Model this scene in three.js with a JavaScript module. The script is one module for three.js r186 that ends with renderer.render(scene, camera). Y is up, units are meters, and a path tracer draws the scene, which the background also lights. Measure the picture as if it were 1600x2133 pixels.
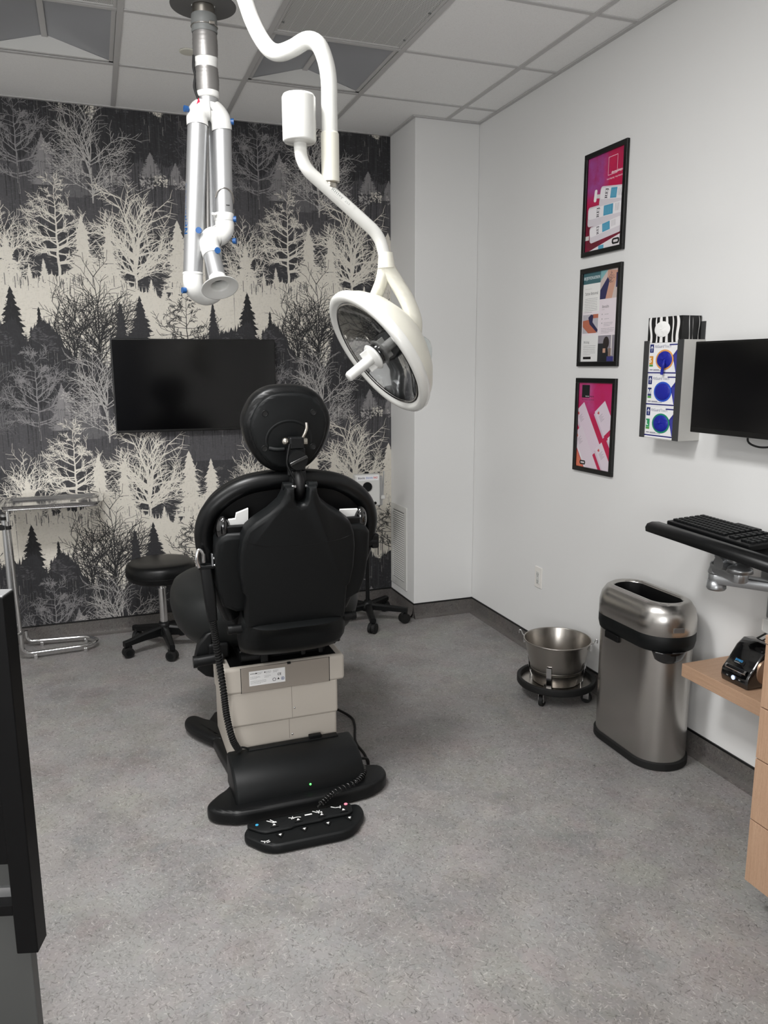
import * as THREE from 'three';
import { RoundedBoxGeometry } from 'three/addons/geometries/RoundedBoxGeometry.js';
import { mergeGeometries, mergeVertices, toCreasedNormals } from 'three/addons/utils/BufferGeometryUtils.js';
import { RectAreaLightUniformsLib } from 'three/addons/lights/RectAreaLightUniformsLib.js';

// ---------------------------------------------------------------- camera, light, exposure
const scene = new THREE.Scene();
scene.background = new THREE.Color(0x000000);
const renderer = new THREE.WebGLRenderer({ antialias: true });
renderer.toneMapping = THREE.LinearToneMapping;
renderer.toneMappingExposure = 0.93;
renderer.shadowMap.enabled = true;
RectAreaLightUniformsLib.init();
const camera = new THREE.PerspectiveCamera(67.03, 1600 / 2133, 0.05, 30);
camera.position.set(0, 1.594, 0);
camera.up.set(0.0680378, 0.98283873, -0.17146105);
camera.lookAt(0.34000108, 1.594 - 0.18441332, -0.92216647);

const LAMP_POWER = 88;       // luminance of the lit ceiling panel
const LIT = [[-0.1065, -2.0503, 0.74], [-1.3257, -2.0503, 0.28], [-0.1065, -0.8311, 0.2]];   // lit troffers (x, z, share of the power)
for (const [x, z, k] of LIT) {
  const l = new THREE.RectAreaLight(0xffffff, LAMP_POWER * k, 0.54, 0.54);
  l.position.set(x, 2.996, z); l.lookAt(x, 0, z); l.castShadow = true; scene.add(l);
}

// corridor light through the frosted window in the wall behind the camera
const WIN = { x0: -1.9, x1: -0.42, y0: 0.95, y1: 2.15, z: 1.302 };
{
  const l = new THREE.RectAreaLight(0xffffff, 10, WIN.x1 - WIN.x0 - 0.06, WIN.y1 - WIN.y0 - 0.06);
  l.position.set((WIN.x0 + WIN.x1) / 2, (WIN.y0 + WIN.y1) / 2, WIN.z - 0.012); l.lookAt(l.position.x, l.position.y, -5); l.castShadow = true; scene.add(l);
}

// ---------------------------------------------------------------- room numbers (metres)
const XR = 2.2473, XL = -2.24, ZB = -4.8295, ZF = 1.302, H = 3.005, T = 0.6096, BX = 1.8331, BZ = -4.4208, BASE = 0.0965;
const GX = 1.4173, GZ = -3.5743;

// ---------------------------------------------------------------- helpers
let seed = 7;
const rnd = () => { seed = (seed * 1664525 + 1013904223) >>> 0; return seed / 4294967296; };
const reseed = (s) => { seed = s >>> 0; rnd(); rnd(); };
const V = (x, y, z) => new THREE.Vector3(x, y, z);
const taken = {};
function numbered(n) { taken[n] = (taken[n] ?? -1) + 1; return taken[n] ? `${n}_${String(taken[n]).padStart(3, '0')}` : n; }
function tag(o, label, category, group, kind) {
  if (label) o.userData.label = label;
  if (category) o.userData.category = category;
  if (group) o.userData.group = group;
  if (kind) o.userData.kind = kind;
  return o;
}
function thing(name, label, category, base = [0, 0, 0], group) {
  const o = new THREE.Group(); o.name = numbered(name); o.position.set(...base); o.base = base; scene.add(o);
  return tag(o, label, category, group);
}
function rootBase(p) { let o = p; while (o && o !== scene) { if (o.base) return o.base; o = o.parent; } return [0, 0, 0]; }
// a part: geometry given in room coordinates, moved to its thing's base
function part(name, geo, mat, parent, label) {
  if (Array.isArray(geo)) geo = join(geo);
  const b = rootBase(parent);
  geo.translate(-b[0], -b[1], -b[2]);
  const m = new THREE.Mesh(geo, mat); m.name = name; m.castShadow = m.receiveShadow = true; parent.add(m);
  if (label) m.userData.label = label;
  return m;
}
// a thing of one mesh
function solo(name, geo, mat, label, category, group) {
  if (Array.isArray(geo)) geo = join(geo);
  geo.computeBoundingBox(); const bb = geo.boundingBox;
  const b = [(bb.min.x + bb.max.x) / 2, bb.min.y, (bb.min.z + bb.max.z) / 2];
  geo.translate(-b[0], -b[1], -b[2]);
  const m = new THREE.Mesh(geo, mat); m.name = numbered(name); m.position.set(...b); m.castShadow = m.receiveShadow = true; m.base = b; scene.add(m);
  return tag(m, label, category, group);
}
function struct(name, geo, mat, label) {
  if (Array.isArray(geo)) geo = join(geo);
  const m = new THREE.Mesh(geo, mat); m.name = name; m.castShadow = m.receiveShadow = true; scene.add(m);
  return tag(m, label, null, null, 'structure');
}
function join(list) {
  return mergeGeometries(list.map((g) => {
    let h = g.index ? g.toNonIndexed() : g;
    for (const k of Object.keys(h.attributes)) if (!['position', 'normal', 'uv'].includes(k)) h.deleteAttribute(k);
    if (!h.attributes.uv) h.setAttribute('uv', new THREE.BufferAttribute(new Float32Array(h.attributes.position.count * 2), 2));
    h.morphAttributes = {};
    return h;
  }));
}
const mat = (color, roughness = 0.5, metalness = 0, more = {}) => new THREE.MeshPhysicalMaterial({ color, roughness, metalness, ...more });
function bx(x0, x1, y0, y1, z0, z1, r = 0) {   // box by its limits, edges rounded by r
  const w = x1 - x0, h = y1 - y0, d = z1 - z0;
  r = Math.min(r, w / 2.02, h / 2.02, d / 2.02);
  const g = r > 0 ? new RoundedBoxGeometry(w, h, d, 3, r) : new THREE.BoxGeometry(w, h, d);
  return g.translate((x0 + x1) / 2, (y0 + y1) / 2, (z0 + z1) / 2);
}
function rod(a, b, r, r2 = r, seg = 20, open = false) {  // cylinder from a to b
  const d = b.clone().sub(a), g = new THREE.CylinderGeometry(r2, r, d.length(), seg, 1, open);
  g.applyQuaternion(new THREE.Quaternion().setFromUnitVectors(V(0, 1, 0), d.clone().normalize()));
  return g.translate((a.x + b.x) / 2, (a.y + b.y) / 2, (a.z + b.z) / 2);
}
function tube(pts, r, seg = 48, rs = 14, closed = false, tension = 0.5) {
  return new THREE.TubeGeometry(new THREE.CatmullRomCurve3(pts, closed, 'catmullrom', tension), seg, r, rs, closed);
}
function bend(pts, rad) {  // polyline with rounded corners
  const out = new THREE.CurvePath();
  let prev = pts[0];
  for (let i = 1; i < pts.length - 1; i++) {
    const a = pts[i - 1], p = pts[i], b = pts[i + 1];
    const r = Math.min(rad, p.distanceTo(a) * 0.49, p.distanceTo(b) * 0.49);
    const s = p.clone().add(a.clone().sub(p).setLength(r)), e = p.clone().add(b.clone().sub(p).setLength(r));
    out.add(new THREE.LineCurve3(prev, s)); out.add(new THREE.QuadraticBezierCurve3(s, p.clone(), e)); prev = e;
  }
  out.add(new THREE.LineCurve3(prev, pts[pts.length - 1]));
  return out;
}
const pipe = (pts, rad, r, seg = 60, rs = 14) => new THREE.TubeGeometry(bend(pts, rad), seg, r, rs, false);
const lathe = (prof, seg = 40) => new THREE.LatheGeometry(prof.map(([r, y]) => new THREE.Vector2(r, y)), seg);
function shapeOf(pts, smooth) {
  const s = new THREE.Shape();
  if (smooth) { const c = new THREE.CatmullRomCurve3(pts.map(([x, y]) => V(x, y, 0)), true, 'catmullrom', 0.5).getPoints(smooth); c.pop(); s.setFromPoints(c.map((p) => new THREE.Vector2(p.x, p.y))); }
  else s.setFromPoints(pts.map(([x, y]) => new THREE.Vector2(x, y)));
  return s;
}
// outline in x, y pushed along z from z0 to z1, edges rounded by bev
function ext(pts, z0, z1, bev = 0, smooth = 0, seg = 4, holes = []) {
  const s = shapeOf(pts, smooth); for (const h of holes) s.holes.push(shapeOf(h, smooth));
  const d = z1 - z0, b = Math.min(bev, d / 2.01);
  const g = new THREE.ExtrudeGeometry(s, { depth: d - 2 * b, bevelEnabled: b > 0, bevelThickness: b, bevelSize: bev, bevelOffset: -bev, bevelSegments: seg, curveSegments: 12 });
  g.translate(0, 0, z0 + b);
  return g;
}
const crease = (g, a = 0.6) => toCreasedNormals(g.index ? g.toNonIndexed() : g, a);
function loft(rings, capA = true, capB = true, a = 0.7) {   // skin over rings of equal point counts
  const n = rings[0].length, pos = [], idx = [], uv = [];
  rings.forEach((r, j) => r.forEach((p, i) => { pos.push(p.x, p.y, p.z); uv.push(i / n, j / (rings.length - 1)); }));
  for (let j = 0; j < rings.length - 1; j++) for (let i = 0; i < n; i++) {
    const k = (i + 1) % n, q = j * n, w = q + n; idx.push(q + i, q + k, w + k, q + i, w + k, w + i);
  }
  const cap = (ring, base, flip) => {
    const c = ring.reduce((s, p) => s.add(p), V(0, 0, 0)).divideScalar(n), ci = pos.length / 3; pos.push(c.x, c.y, c.z); uv.push(0.5, 0.5);
    for (let i = 0; i < n; i++) { const k = (i + 1) % n; flip ? idx.push(ci, base + k, base + i) : idx.push(ci, base + i, base + k); }
  };
  if (capA) cap(rings[0], 0, true);
  if (capB) cap(rings[rings.length - 1], (rings.length - 1) * n, false);
  const g = new THREE.BufferGeometry();
  g.setAttribute('position', new THREE.Float32BufferAttribute(pos, 3)); g.setAttribute('uv', new THREE.Float32BufferAttribute(uv, 2)); g.setIndex(idx);
  return toCreasedNormals(g.toNonIndexed(), a);
}
function roundPoly(pts, r, n = 6) {     // polygon with its corners rounded
  const out = [], N = pts.length;
  for (let i = 0; i < N; i++) {
    const p = pts[i], a = pts[(i + N - 1) % N], b = pts[(i + 1) % N], la = Math.hypot(a[0] - p[0], a[1] - p[1]), lb = Math.hypot(b[0] - p[0], b[1] - p[1]), k = Math.min(r, la * 0.45, lb * 0.45);
    const s = [p[0] + (a[0] - p[0]) / la * k, p[1] + (a[1] - p[1]) / la * k], e = [p[0] + (b[0] - p[0]) / lb * k, p[1] + (b[1] - p[1]) / lb * k];
    for (let j = 0; j <= n; j++) { const t = j / n, u = 1 - t; out.push([u * u * s[0] + 2 * u * t * p[0] + t * t * e[0], u * u * s[1] + 2 * u * t * p[1] + t * t * e[1]]); }
  }
  return out;
}
const mirrorX = (pts) => [...pts, ...pts.slice().reverse().filter(([x]) => Math.abs(x) > 1e-6).map(([x, y]) => [-x, y])];
function canvasTex(w, h, draw, srgb = true) {
  const c = document.createElement('canvas'); c.width = w; c.height = h;
  draw(c.getContext('2d'), w, h);
  const t = new THREE.CanvasTexture(c); if (srgb) t.colorSpace = THREE.SRGBColorSpace; t.anisotropy = 8;
  return t;
}
const clampTex = (t) => { t.wrapS = t.wrapT = THREE.ClampToEdgeWrapping; return t; };
const wrapTex = (t) => { t.wrapS = t.wrapT = THREE.RepeatWrapping; return t; };
function boxUV(g, s = 1, plane = null) {   // uv in metres from positions and normals
  const p = g.attributes.position, n = g.attributes.normal, uv = new Float32Array(p.count * 2);
  for (let i = 0; i < p.count; i++) {
    const ax = Math.abs(n.getX(i)), ay = Math.abs(n.getY(i)), az = Math.abs(n.getZ(i));
    let a, b;
    const k = plane ?? (ay >= ax && ay >= az ? 'y' : ax >= az ? 'x' : 'z');
    if (k === 'y') { a = p.getX(i); b = p.getZ(i); } else if (k === 'x') { a = p.getZ(i); b = p.getY(i); } else { a = p.getX(i); b = p.getY(i); }
    uv[2 * i] = a / s; uv[2 * i + 1] = b / s;
  }
  g.setAttribute('uv', new THREE.BufferAttribute(uv, 2)); return g;
}

// ---------------------------------------------------------------- materials
const floorTex = wrapTex(canvasTex(2048, 2048, (c, w, h) => {
  reseed(11);
  c.fillStyle = '#898786'; c.fillRect(0, 0, w, h);
  const wrapDraw = (x, y, m, f) => { for (const dx of x < m ? [0, w] : x > w - m ? [0, -w] : [0]) for (const dy of y < m ? [0, h] : y > h - m ? [0, -h] : [0]) { c.save(); c.translate(x + dx, y + dy); f(); c.restore(); } };
  const tones = ['#a8a4a1', '#5f5c5b', '#b9b4b0', '#767472', '#4e4b4a', '#99938f', '#8b8f8b', '#9a8f8e'];
  for (let i = 0; i < 2600; i++) {   // broad cloudy patches of the marbling
    const r = 25 + rnd() * 75, t = tones[Math.floor(rnd() * tones.length)], a = rnd() * Math.PI, al = 0.03 + rnd() * 0.05;
    wrapDraw(rnd() * w, rnd() * h, 130, () => { c.rotate(a); c.scale(1, 0.45 + 0.3); c.globalAlpha = al; c.fillStyle = t; c.beginPath(); c.arc(0, 0, r, 0, 7); c.fill(); });
  }
  c.lineCap = 'round';
  for (let i = 0; i < 120000; i++) {  // short swirling flecks
    const dark = rnd() < 0.5, L = 2.5 + rnd() * rnd() * 15, a = 0.5 + (rnd() - 0.5) * 3.6, k = (rnd() - 0.5) * 1.8, lw = 0.6 + rnd() * 1.7, al = 0.16 + rnd() * 0.34;
    const t = dark ? (rnd() < 0.35 ? '#3b3938' : '#615e5c') : (rnd() < 0.3 ? '#d3cec9' : '#a9a5a2');
    wrapDraw(rnd() * w, rnd() * h, 50, () => { c.rotate(a); c.globalAlpha = al; c.strokeStyle = t; c.lineWidth = lw; c.beginPath(); c.moveTo(-L / 2, 0); c.quadraticCurveTo(0, L * k * 0.5, L / 2, L * 0.2 * k); c.stroke(); });
  }
  for (let i = 0; i < 350; i++) wrapDraw(rnd() * w, rnd() * h, 50, () => { c.rotate(rnd() * 6); c.globalAlpha = 0.35; c.strokeStyle = '#d9d4cf'; c.lineWidth = 1.4; c.beginPath(); c.moveTo(0, 0); c.quadraticCurveTo(4, 6 * rnd(), 6 + 9 * rnd(), 2); c.stroke(); });
}));
const woodTex = wrapTex(canvasTex(1024, 1024, (c, w, h) => {
  reseed(21);
  c.fillStyle = '#ad8d74'; c.fillRect(0, 0, w, h);
  for (let i = 0; i < 5200; i++) {
    const x = rnd() * w, y = rnd() * h, L = 60 + rnd() * 320; c.globalAlpha = 0.05 + rnd() * 0.16;
    c.strokeStyle = rnd() < 0.55 ? '#876950' : '#c8aa8e'; c.lineWidth = 0.6 + rnd() * 1.8;
    for (const dy of [0, -h]) { c.beginPath(); c.moveTo(x, y + dy); c.bezierCurveTo(x + 4 * rnd(), y + dy + L * 0.3, x - 4 * rnd(), y + dy + L * 0.6, x + 3 * (rnd() - 0.5), y + dy + L); c.stroke(); }
  }
  for (let i = 0; i < 9000; i++) { c.globalAlpha = 0.25; c.fillStyle = '#7a5840'; c.fillRect(rnd() * w, rnd() * h, 1, 3 + rnd() * 12); }
}));
woodTex.repeat.set(2.2, 2.2);
const woodTexH = woodTex.clone(); woodTexH.rotation = Math.PI / 2;
const tileTex = wrapTex(canvasTex(512, 512, (c, w, h) => {
  reseed(31); c.fillStyle = '#f0f0ef'; c.fillRect(0, 0, w, h);
  for (let i = 0; i < 26000; i++) { c.globalAlpha = 0.12 + rnd() * 0.2; c.fillStyle = rnd() < 0.5 ? '#d6d5d4' : '#f8f8f7'; c.fillRect(rnd() * w, rnd() * h, 1 + rnd() * 2, 1 + rnd() * 2); }
}));
const perfTex = wrapTex(canvasTex(128, 128, (c, w, h) => {
  c.fillStyle = '#d4d4d2'; c.fillRect(0, 0, w, h); c.fillStyle = '#4c4c4c';
  for (let i = 0; i < 8; i++) for (let j = 0; j < 8; j++) { c.beginPath(); c.arc(8 + i * 16 + (j % 2 ? 8 : 0), 8 + j * 16, 5.2, 0, 7); c.fill(); }
}));
const M = {
  wall: mat(0xe3e3e2, 0.75), tile: mat(0xffffff, 0.9, 0, { map: tileTex }), tee: mat(0xbcbbba, 0.5),
  floor: mat(0xffffff, 0.5, 0, { map: floorTex, specularIntensity: 0.35 }), base: mat(0xb6b3b1, 0.5, 0, { map: floorTex, specularIntensity: 0.4 }), strip: mat(0x0c0c0c, 0.5),
  white: mat(0xd9d9d6, 0.28), whiteGloss: mat(0xd6d6d2, 0.16, 0, { clearcoat: 0.5, clearcoatRoughness: 0.12 }), whiteWarm: mat(0xd8d6ca, 0.3), paper: mat(0xf6f6f4, 0.85),
  alu: mat(0xbfc0c1, 0.38, 0.8), duct: mat(0x8f8d8b, 0.42, 0.7), grey: mat(0x6f7170, 0.5), flange: mat(0x5c5c5c, 0.55),
  blue: mat(0x1d4e86, 0.4), red: mat(0xd01040, 0.4), black: mat(0x080809, 0.5, 0, { specularIntensity: 0.5 }), blackSoft: mat(0x0c0d0e, 0.42, 0, { specularIntensity: 0.55 }), vinyl: mat(0x090a0b, 0.36, 0, { specularIntensity: 0.6 }), plastic: mat(0x0d0f10, 0.48, 0, { specularIntensity: 0.5 }), blackGloss: mat(0x060607, 0.1, 0, { clearcoat: 1, clearcoatRoughness: 0.05 }), screen: mat(0x030304, 0.14),
  rubber: mat(0x0b0b0b, 0.7), seat: mat(0x161818, 0.5, 0, { specularIntensity: 0.6 }), beige: mat(0xc2bbb1, 0.45), beigeDark: mat(0x958d84, 0.45),
  chrome: mat(0xd8d8d8, 0.12, 1), nickel: mat(0xb9b4ab, 0.28, 1), steel: mat(0xbdbab6, 0.27, 1, { anisotropy: 0.4 }), steelDark: mat(0xb3aea8, 0.27, 1),
  cast: mat(0xa3a5a7, 0.33, 0.85), wood: mat(0xffffff, 0.5, 0, { map: woodTex }), woodH: mat(0xffffff, 0.5, 0, { map: woodTexH }),
  frame: mat(0x0a0a0a, 0.3), navy: mat(0x10182e, 0.4), dispenser: mat(0xcdccc8, 0.4, 0.1), dispDark: mat(0x3a3b3c, 0.45), outlet: mat(0xe9e6e1, 0.4), diffuser: mat(0x9a9ca0, 0.45),
  glass: mat(0xffffff, 0.02, 0, { transmission: 1, thickness: 0, ior: 1.5 }), clear: mat(0xf4f7f7, 0.12, 0, { transmission: 0.95, thickness: 0, ior: 1.4 }),
  cartGrey: mat(0x4a4b4a, 0.5), cartBlack: mat(0x060607, 0.5, 0, { specularIntensity: 0.35 }), copper: mat(0x8e7561, 0.35, 0.6),
};

// ---------------------------------------------------------------- the room shell
const WT = 0.12;
struct('floor', boxUV(bx(XL - WT, XR + WT, -0.1, 0, ZB - WT, ZF + WT), 2.4), M.floor, 'grey marbled linoleum floor with fine swirling flecks');
struct('wall_right', bx(XR, XR + WT, 0, H + 0.3, ZB - WT, ZF + WT), M.wall, 'plain white painted wall with posters');
struct('wall_left', bx(XL - WT, XL, 0, H + 0.3, ZB - WT, ZF + WT), M.wall, 'plain white painted side wall');
struct('wall_front', [bx(XL, WIN.x0, 0, H + 0.3, ZF, ZF + WT), bx(WIN.x1, XR, 0, H + 0.3, ZF, ZF + WT), bx(WIN.x0, WIN.x1, 0, WIN.y0, ZF, ZF + WT), bx(WIN.x0, WIN.x1, WIN.y1, H + 0.3, ZF, ZF + WT)], M.wall, 'plain white wall facing the forest wallpaper');
{
  const w = struct('window_1', bx(WIN.x0, WIN.x1, WIN.y0, WIN.y1, ZF, ZF + 0.02), mat(0xf4f6f6, 0.6, 0, { emissive: 0xffffff, emissiveIntensity: 1.2 }), 'frosted corridor window glowing softly');
  const f = new THREE.Mesh(join([bx(WIN.x0 - 0.03, WIN.x0 + 0.02, WIN.y0 - 0.03, WIN.y1 + 0.03, ZF - 0.01, ZF + 0.03), bx(WIN.x1 - 0.02, WIN.x1 + 0.03, WIN.y0 - 0.03, WIN.y1 + 0.03, ZF - 0.01, ZF + 0.03), bx(WIN.x0, WIN.x1, WIN.y0 - 0.03, WIN.y0 + 0.02, ZF - 0.01, ZF + 0.03), bx(WIN.x0, WIN.x1, WIN.y1 - 0.02, WIN.y1 + 0.03, ZF - 0.01, ZF + 0.03)]), M.tee); f.name = 'window_frame'; w.add(f);
}
{
  const d = struct('door_1', bx(-0.3, 0.68, 0, 2.13, ZF - 0.045, ZF - 0.002), M.navy, 'dark navy flush door');
  const k = new THREE.Mesh(rod(V(-0.22, 1, ZF - 0.046), V(-0.22, 1, ZF - 0.11), 0.012), M.chrome); k.name = 'door_handle'; d.add(k);
}
const wallBack = struct('wall_back', bx(XL, XR, 0, H + 0.3, ZB - WT, ZB), M.wall, 'back wall covered in forest wallpaper');
struct('wall_column', bx(BX, XR, 0, H, ZB, BZ, 0.004), M.wall, 'white boxed-out corner of the wall');

// forest wallpaper: printed pattern, repeat 1.303 x 1.335 m
const WPW = 1.303, WPH = 1.335, WPX = -0.14, WPY = 2.58;
const paperTex = wrapTex(canvasTex(1400, 1434, (c, w, h) => {
  const S = w;                                   // canvas pixels per repeat width
  const U = (u) => (u + 0.26) * S, Vv = (v) => v * h;
  const jit = (a) => (rnd() - 0.5) * 2 * a;
  c.lineCap = 'round'; c.lineJoin = 'round';
  function fir(x, y, bw, hh, col, raggedness = 1) {
    c.fillStyle = col; c.beginPath(); c.moveTo(x, y);
    const n = 13; const R = [], L = [];
    for (let i = 1; i <= n; i++) { const t = i / n, r = bw * Math.pow(t, 0.72) * (0.68 + 0.55 * rnd()); R.push([x + r * (0.92 + 0.3 * rnd() * raggedness), y + hh * (t + 0.012 * rnd())], [x + r * (0.62 + 0.12 * rnd()), y + hh * (t + 0.012)]); L.push([x - r * (0.92 + 0.3 * rnd() * raggedness), y + hh * (t + 0.012 * rnd())], [x - r * (0.62 + 0.12 * rnd()), y + hh * (t + 0.012)]); }
    for (const p of R) c.lineTo(...p); for (const p of L.reverse()) c.lineTo(...p); c.closePath(); c.fill();
    for (let i = 0; i < 150; i++) { const t = Math.sqrt(rnd()), r = bw * Math.pow(t, 0.82) * (0.8 + 0.5 * rnd()), s = rnd() < 0.5 ? -1 : 1; c.strokeStyle = col; c.lineWidth = 1.3 + rnd() * 1.6; c.beginPath(); c.moveTo(x + s * r * 0.5, y + hh * t); c.quadraticCurveTo(x + s * r * 0.8, y + hh * t + 5, x + s * r * 1.05, y + hh * t + jit(7)); c.stroke(); }
  }
  function branch(x, y, a, L, lw, depth, col, droop) {
    let px = x, py = y; const n = 4; c.strokeStyle = col;
    for (let i = 0; i < n; i++) {
      a += jit(0.16) + droop * Math.cos(a) * 0.06;
      const nx = px + Math.cos(a) * L / n, ny = py - Math.sin(a) * L / n;
      c.lineWidth = Math.max(1.9, lw * 1.25 * (1 - 0.2 * i)); c.beginPath(); c.moveTo(px, py); c.lineTo(nx, ny); c.stroke();
      px = nx; py = ny;
      if (depth > 0 && (i > 0 || rnd() < 0.5)) for (const s of rnd() < 0.55 ? [1] : [1, -1]) branch(px, py, a + s * (rnd() < 0.5 ? 1 : -1) * (0.35 + rnd() * 0.5), L * (0.32 + rnd() * 0.24), lw * 0.58, depth - 1, col, droop);
    }
  }
  function bare(x, top, bot, half, col, trunk = 9, n = 15) {     // leafless tree with side branches
    c.strokeStyle = col; const hh = bot - top; let px = x, py = bot;
    for (let i = 1; i <= 12; i++) { const t = i / 12, nx = x + jit(4), ny = bot - hh * t; c.lineWidth = Math.max(1.6, trunk * (1 - t * 0.85)); c.beginPath(); c.moveTo(px, py); c.lineTo(nx, ny); c.stroke(); px = nx; py = ny; }
    for (let i = 0; i < n * 2; i++) {
      const t = Math.min(1, Math.max(0.12, 0.16 + 0.84 * (i / (n * 2)) + jit(0.04))), s = (i % 2 ? 1 : -1) * (rnd() < 0.15 ? -1 : 1), reach = half * (1.1 - Math.pow(t, 2) * 0.8) * (0.35 + 0.8 * rnd());
      const up = 0.15 + 0.95 * t * t + jit(0.4);
      branch(x + jit(3), bot - hh * t, s > 0 ? up : Math.PI - up, reach, trunk * 0.52 * (1.15 - t), 2, col, t < 0.6 ? 1 : -1);
    }
  }
  function crown(x, top, bot, half, col, n = 9, trunk = 9) {     // rounded leafless crown, limbs fanning up
    c.strokeStyle = col; c.lineWidth = trunk; c.beginPath(); c.moveTo(x, bot); c.lineTo(x + jit(4), bot - (bot - top) * 0.45); c.stroke();
    for (let i = 0; i < n * 2; i++) {
      const t = 0.1 + 0.45 * rnd(), a = Math.PI / 2 + (i / (n * 2 - 1) - 0.5) * 2.3, L = (bot - top) * (0.62 - 0.16 * Math.abs(a - Math.PI / 2)) * (0.8 + 0.3 * rnd());
      branch(x, bot - (bot - top) * t, a, Math.min(L, half * 1.15 / Math.max(0.3, Math.abs(Math.cos(a)))), trunk * 0.55, 2, col, 0);
    }
    for (let i = 0; i < 7; i++) { const s = i % 2 ? 1 : -1; branch(x, bot - (bot - top) * (0.05 + 0.3 * rnd()), s > 0 ? 0.15 + 0.3 * rnd() : Math.PI - 0.15 - 0.3 * rnd(), half * (0.8 + 0.35 * rnd()), trunk * 0.42, 2, col, 1); }
  }
  function mass(v0, v1, amp, fill, step = 14, roll = 0.05) {                   // jagged band of forest across the repeat
    c.fillStyle = fill; const pts = []; for (let x = 0; x < w; x += step * (0.5 + rnd())) pts.push([x, jit(amp) + h * roll * (Math.sin(x / w * Math.PI * 4 + v0 * 9) * 0.6 + Math.sin(x / w * Math.PI * 10 + v0 * 5) * 0.4)]);
    for (const dx of [-w, 0, w]) { c.beginPath(); c.moveTo(dx - 2, Vv(v1)); for (const [x, j] of pts) { c.lineTo(x + dx, Vv(v0) + j); c.lineTo(x + dx + 3, Vv(v0) + j - 16 - 12 * Math.abs(j / amp)); c.lineTo(x + dx + 7, Vv(v0) + j + 4); } c.lineTo(w + dx + 2, Vv(v1)); c.fill(); }
  }
  function ground(prof, v1, amp, fill, step = 14) {              // forest mass whose top follows a list of (u, v)
    c.fillStyle = fill; const n = prof.length, at = (u) => { for (let i = 0; i < n; i++) { const [a, va] = prof[i], [b, vb] = i < n - 1 ? prof[i + 1] : [prof[0][0] + 1, prof[0][1]]; if (u >= a && u < b) { const t = (u - a) / (b - a), s = t * t * (3 - 2 * t); return va + (vb - va) * s; } } return prof[0][1]; };
    const pts = []; for (let x = 0; x < w; x += step * (0.5 + rnd())) pts.push([x, Vv(at(x / S - 0.26)) + jit(amp), 10 + rnd() * 26, 4 + rnd() * 7]);
    for (const dx of [-w, 0, w]) { c.beginPath(); c.moveTo(dx - 2, Vv(v1)); for (const [x, y, sp, ww] of pts) { c.lineTo(x + dx, y); c.lineTo(x + dx + ww * 0.5, y - sp); c.lineTo(x + dx + ww, y + 3); } c.lineTo(w + dx + 2, Vv(v1)); c.fill(); }
  }
  function streaks(v0, v1, n, cols, al, lw = 3, len = 0.12) {
    for (let i = 0; i < n; i++) { const x = rnd() * w, y = Vv(v0 + rnd() * (v1 - v0)), L = h * len * (0.3 + rnd()), wdt = 0.6 + rnd() * lw, col = cols[Math.floor(rnd() * cols.length)], a = al * (0.4 + rnd() * 0.8), k = jit(5); for (const dx of [-w, 0, w]) { c.globalAlpha = a; c.strokeStyle = col; c.lineWidth = wdt; c.beginPath(); c.moveTo(x + dx, y); c.quadraticCurveTo(x + dx + k, y + L / 2, x + dx + k * 0.3, y + L); c.stroke(); } }
    c.globalAlpha = 1;
  }
  function dabs(v0, v1, n, cols, al, s = 7) {
    for (let i = 0; i < n; i++) { const x = rnd() * w, y = Vv(v0 + rnd() * (v1 - v0)), col = cols[Math.floor(rnd() * cols.length)], a = al * (0.4 + rnd()), L = s * (0.4 + rnd()), an = jit(0.6); for (const dx of [-w, 0, w]) { c.globalAlpha = Math.min(1, a); c.fillStyle = col; c.beginPath(); c.ellipse(x + dx, y, L, L * 0.32, an, 0, 7); c.fill(); } }
    c.globalAlpha = 1;
  }
  const across = (f) => { const s0 = Math.floor(rnd() * 1e9); for (const dx of [-w, 0, w]) { reseed(s0); c.save(); c.translate(dx, 0); f(); c.restore(); } };
  const cream = '#dcd7cc', dark = '#2a2a2d', black = '#1d1d1f', deep = '#363639', mid = '#636264', pale = '#858384', light = '#b0adaa';
  c.fillStyle = deep; c.fillRect(0, 0, w, h);
  for (const d of [-1, 0, 1]) {
    reseed(500); c.save(); c.translate(0, d * h);
    // ---- pale trees and the pale clearing
    across(() => {
      bare(U(0.0), Vv(0), Vv(0.36), S * 0.12, cream, 17, 17);
      fir(U(0.1), Vv(0.11), S * 0.07, h * 0.3, cream); fir(U(0.205), Vv(0.145), S * 0.058, h * 0.28, cream);
      crown(U(0.312), Vv(0.05), Vv(0.4), S * 0.12, cream, 11, 16);
      fir(U(0.5), Vv(0.11), S * 0.07, h * 0.3, cream); fir(U(0.6), Vv(0.15), S * 0.06, h * 0.28, cream);
      crown(U(-0.2), Vv(0.15), Vv(0.42), S * 0.065, cream, 9, 10); fir(U(-0.2), Vv(0.21), S * 0.06, h * 0.22, cream, 1.5);
      fir(U(-0.119), Vv(0.315), S * 0.018, h * 0.1, cream); fir(U(-0.061), Vv(0.29), S * 0.022, h * 0.12, cream);
      fir(U(0.375), Vv(0.36), S * 0.022, h * 0.1, cream); fir(U(0.43), Vv(0.385), S * 0.022, h * 0.1, cream);
    });
    ground([[-0.26, 0.34], [-0.2, 0.3], [-0.13, 0.385], [-0.06, 0.35], [0.0, 0.36], [0.1, 0.3], [0.2, 0.32], [0.3, 0.4], [0.37, 0.42], [0.44, 0.44], [0.5, 0.32], [0.6, 0.35], [0.68, 0.39]], 0.8, 12, cream, 20);
    dabs(0.3, 0.42, 230, [deep, dark], 0.85, 4); streaks(0.35, 0.385, 90, [deep], 0.8, 4, 0.035);
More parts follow.
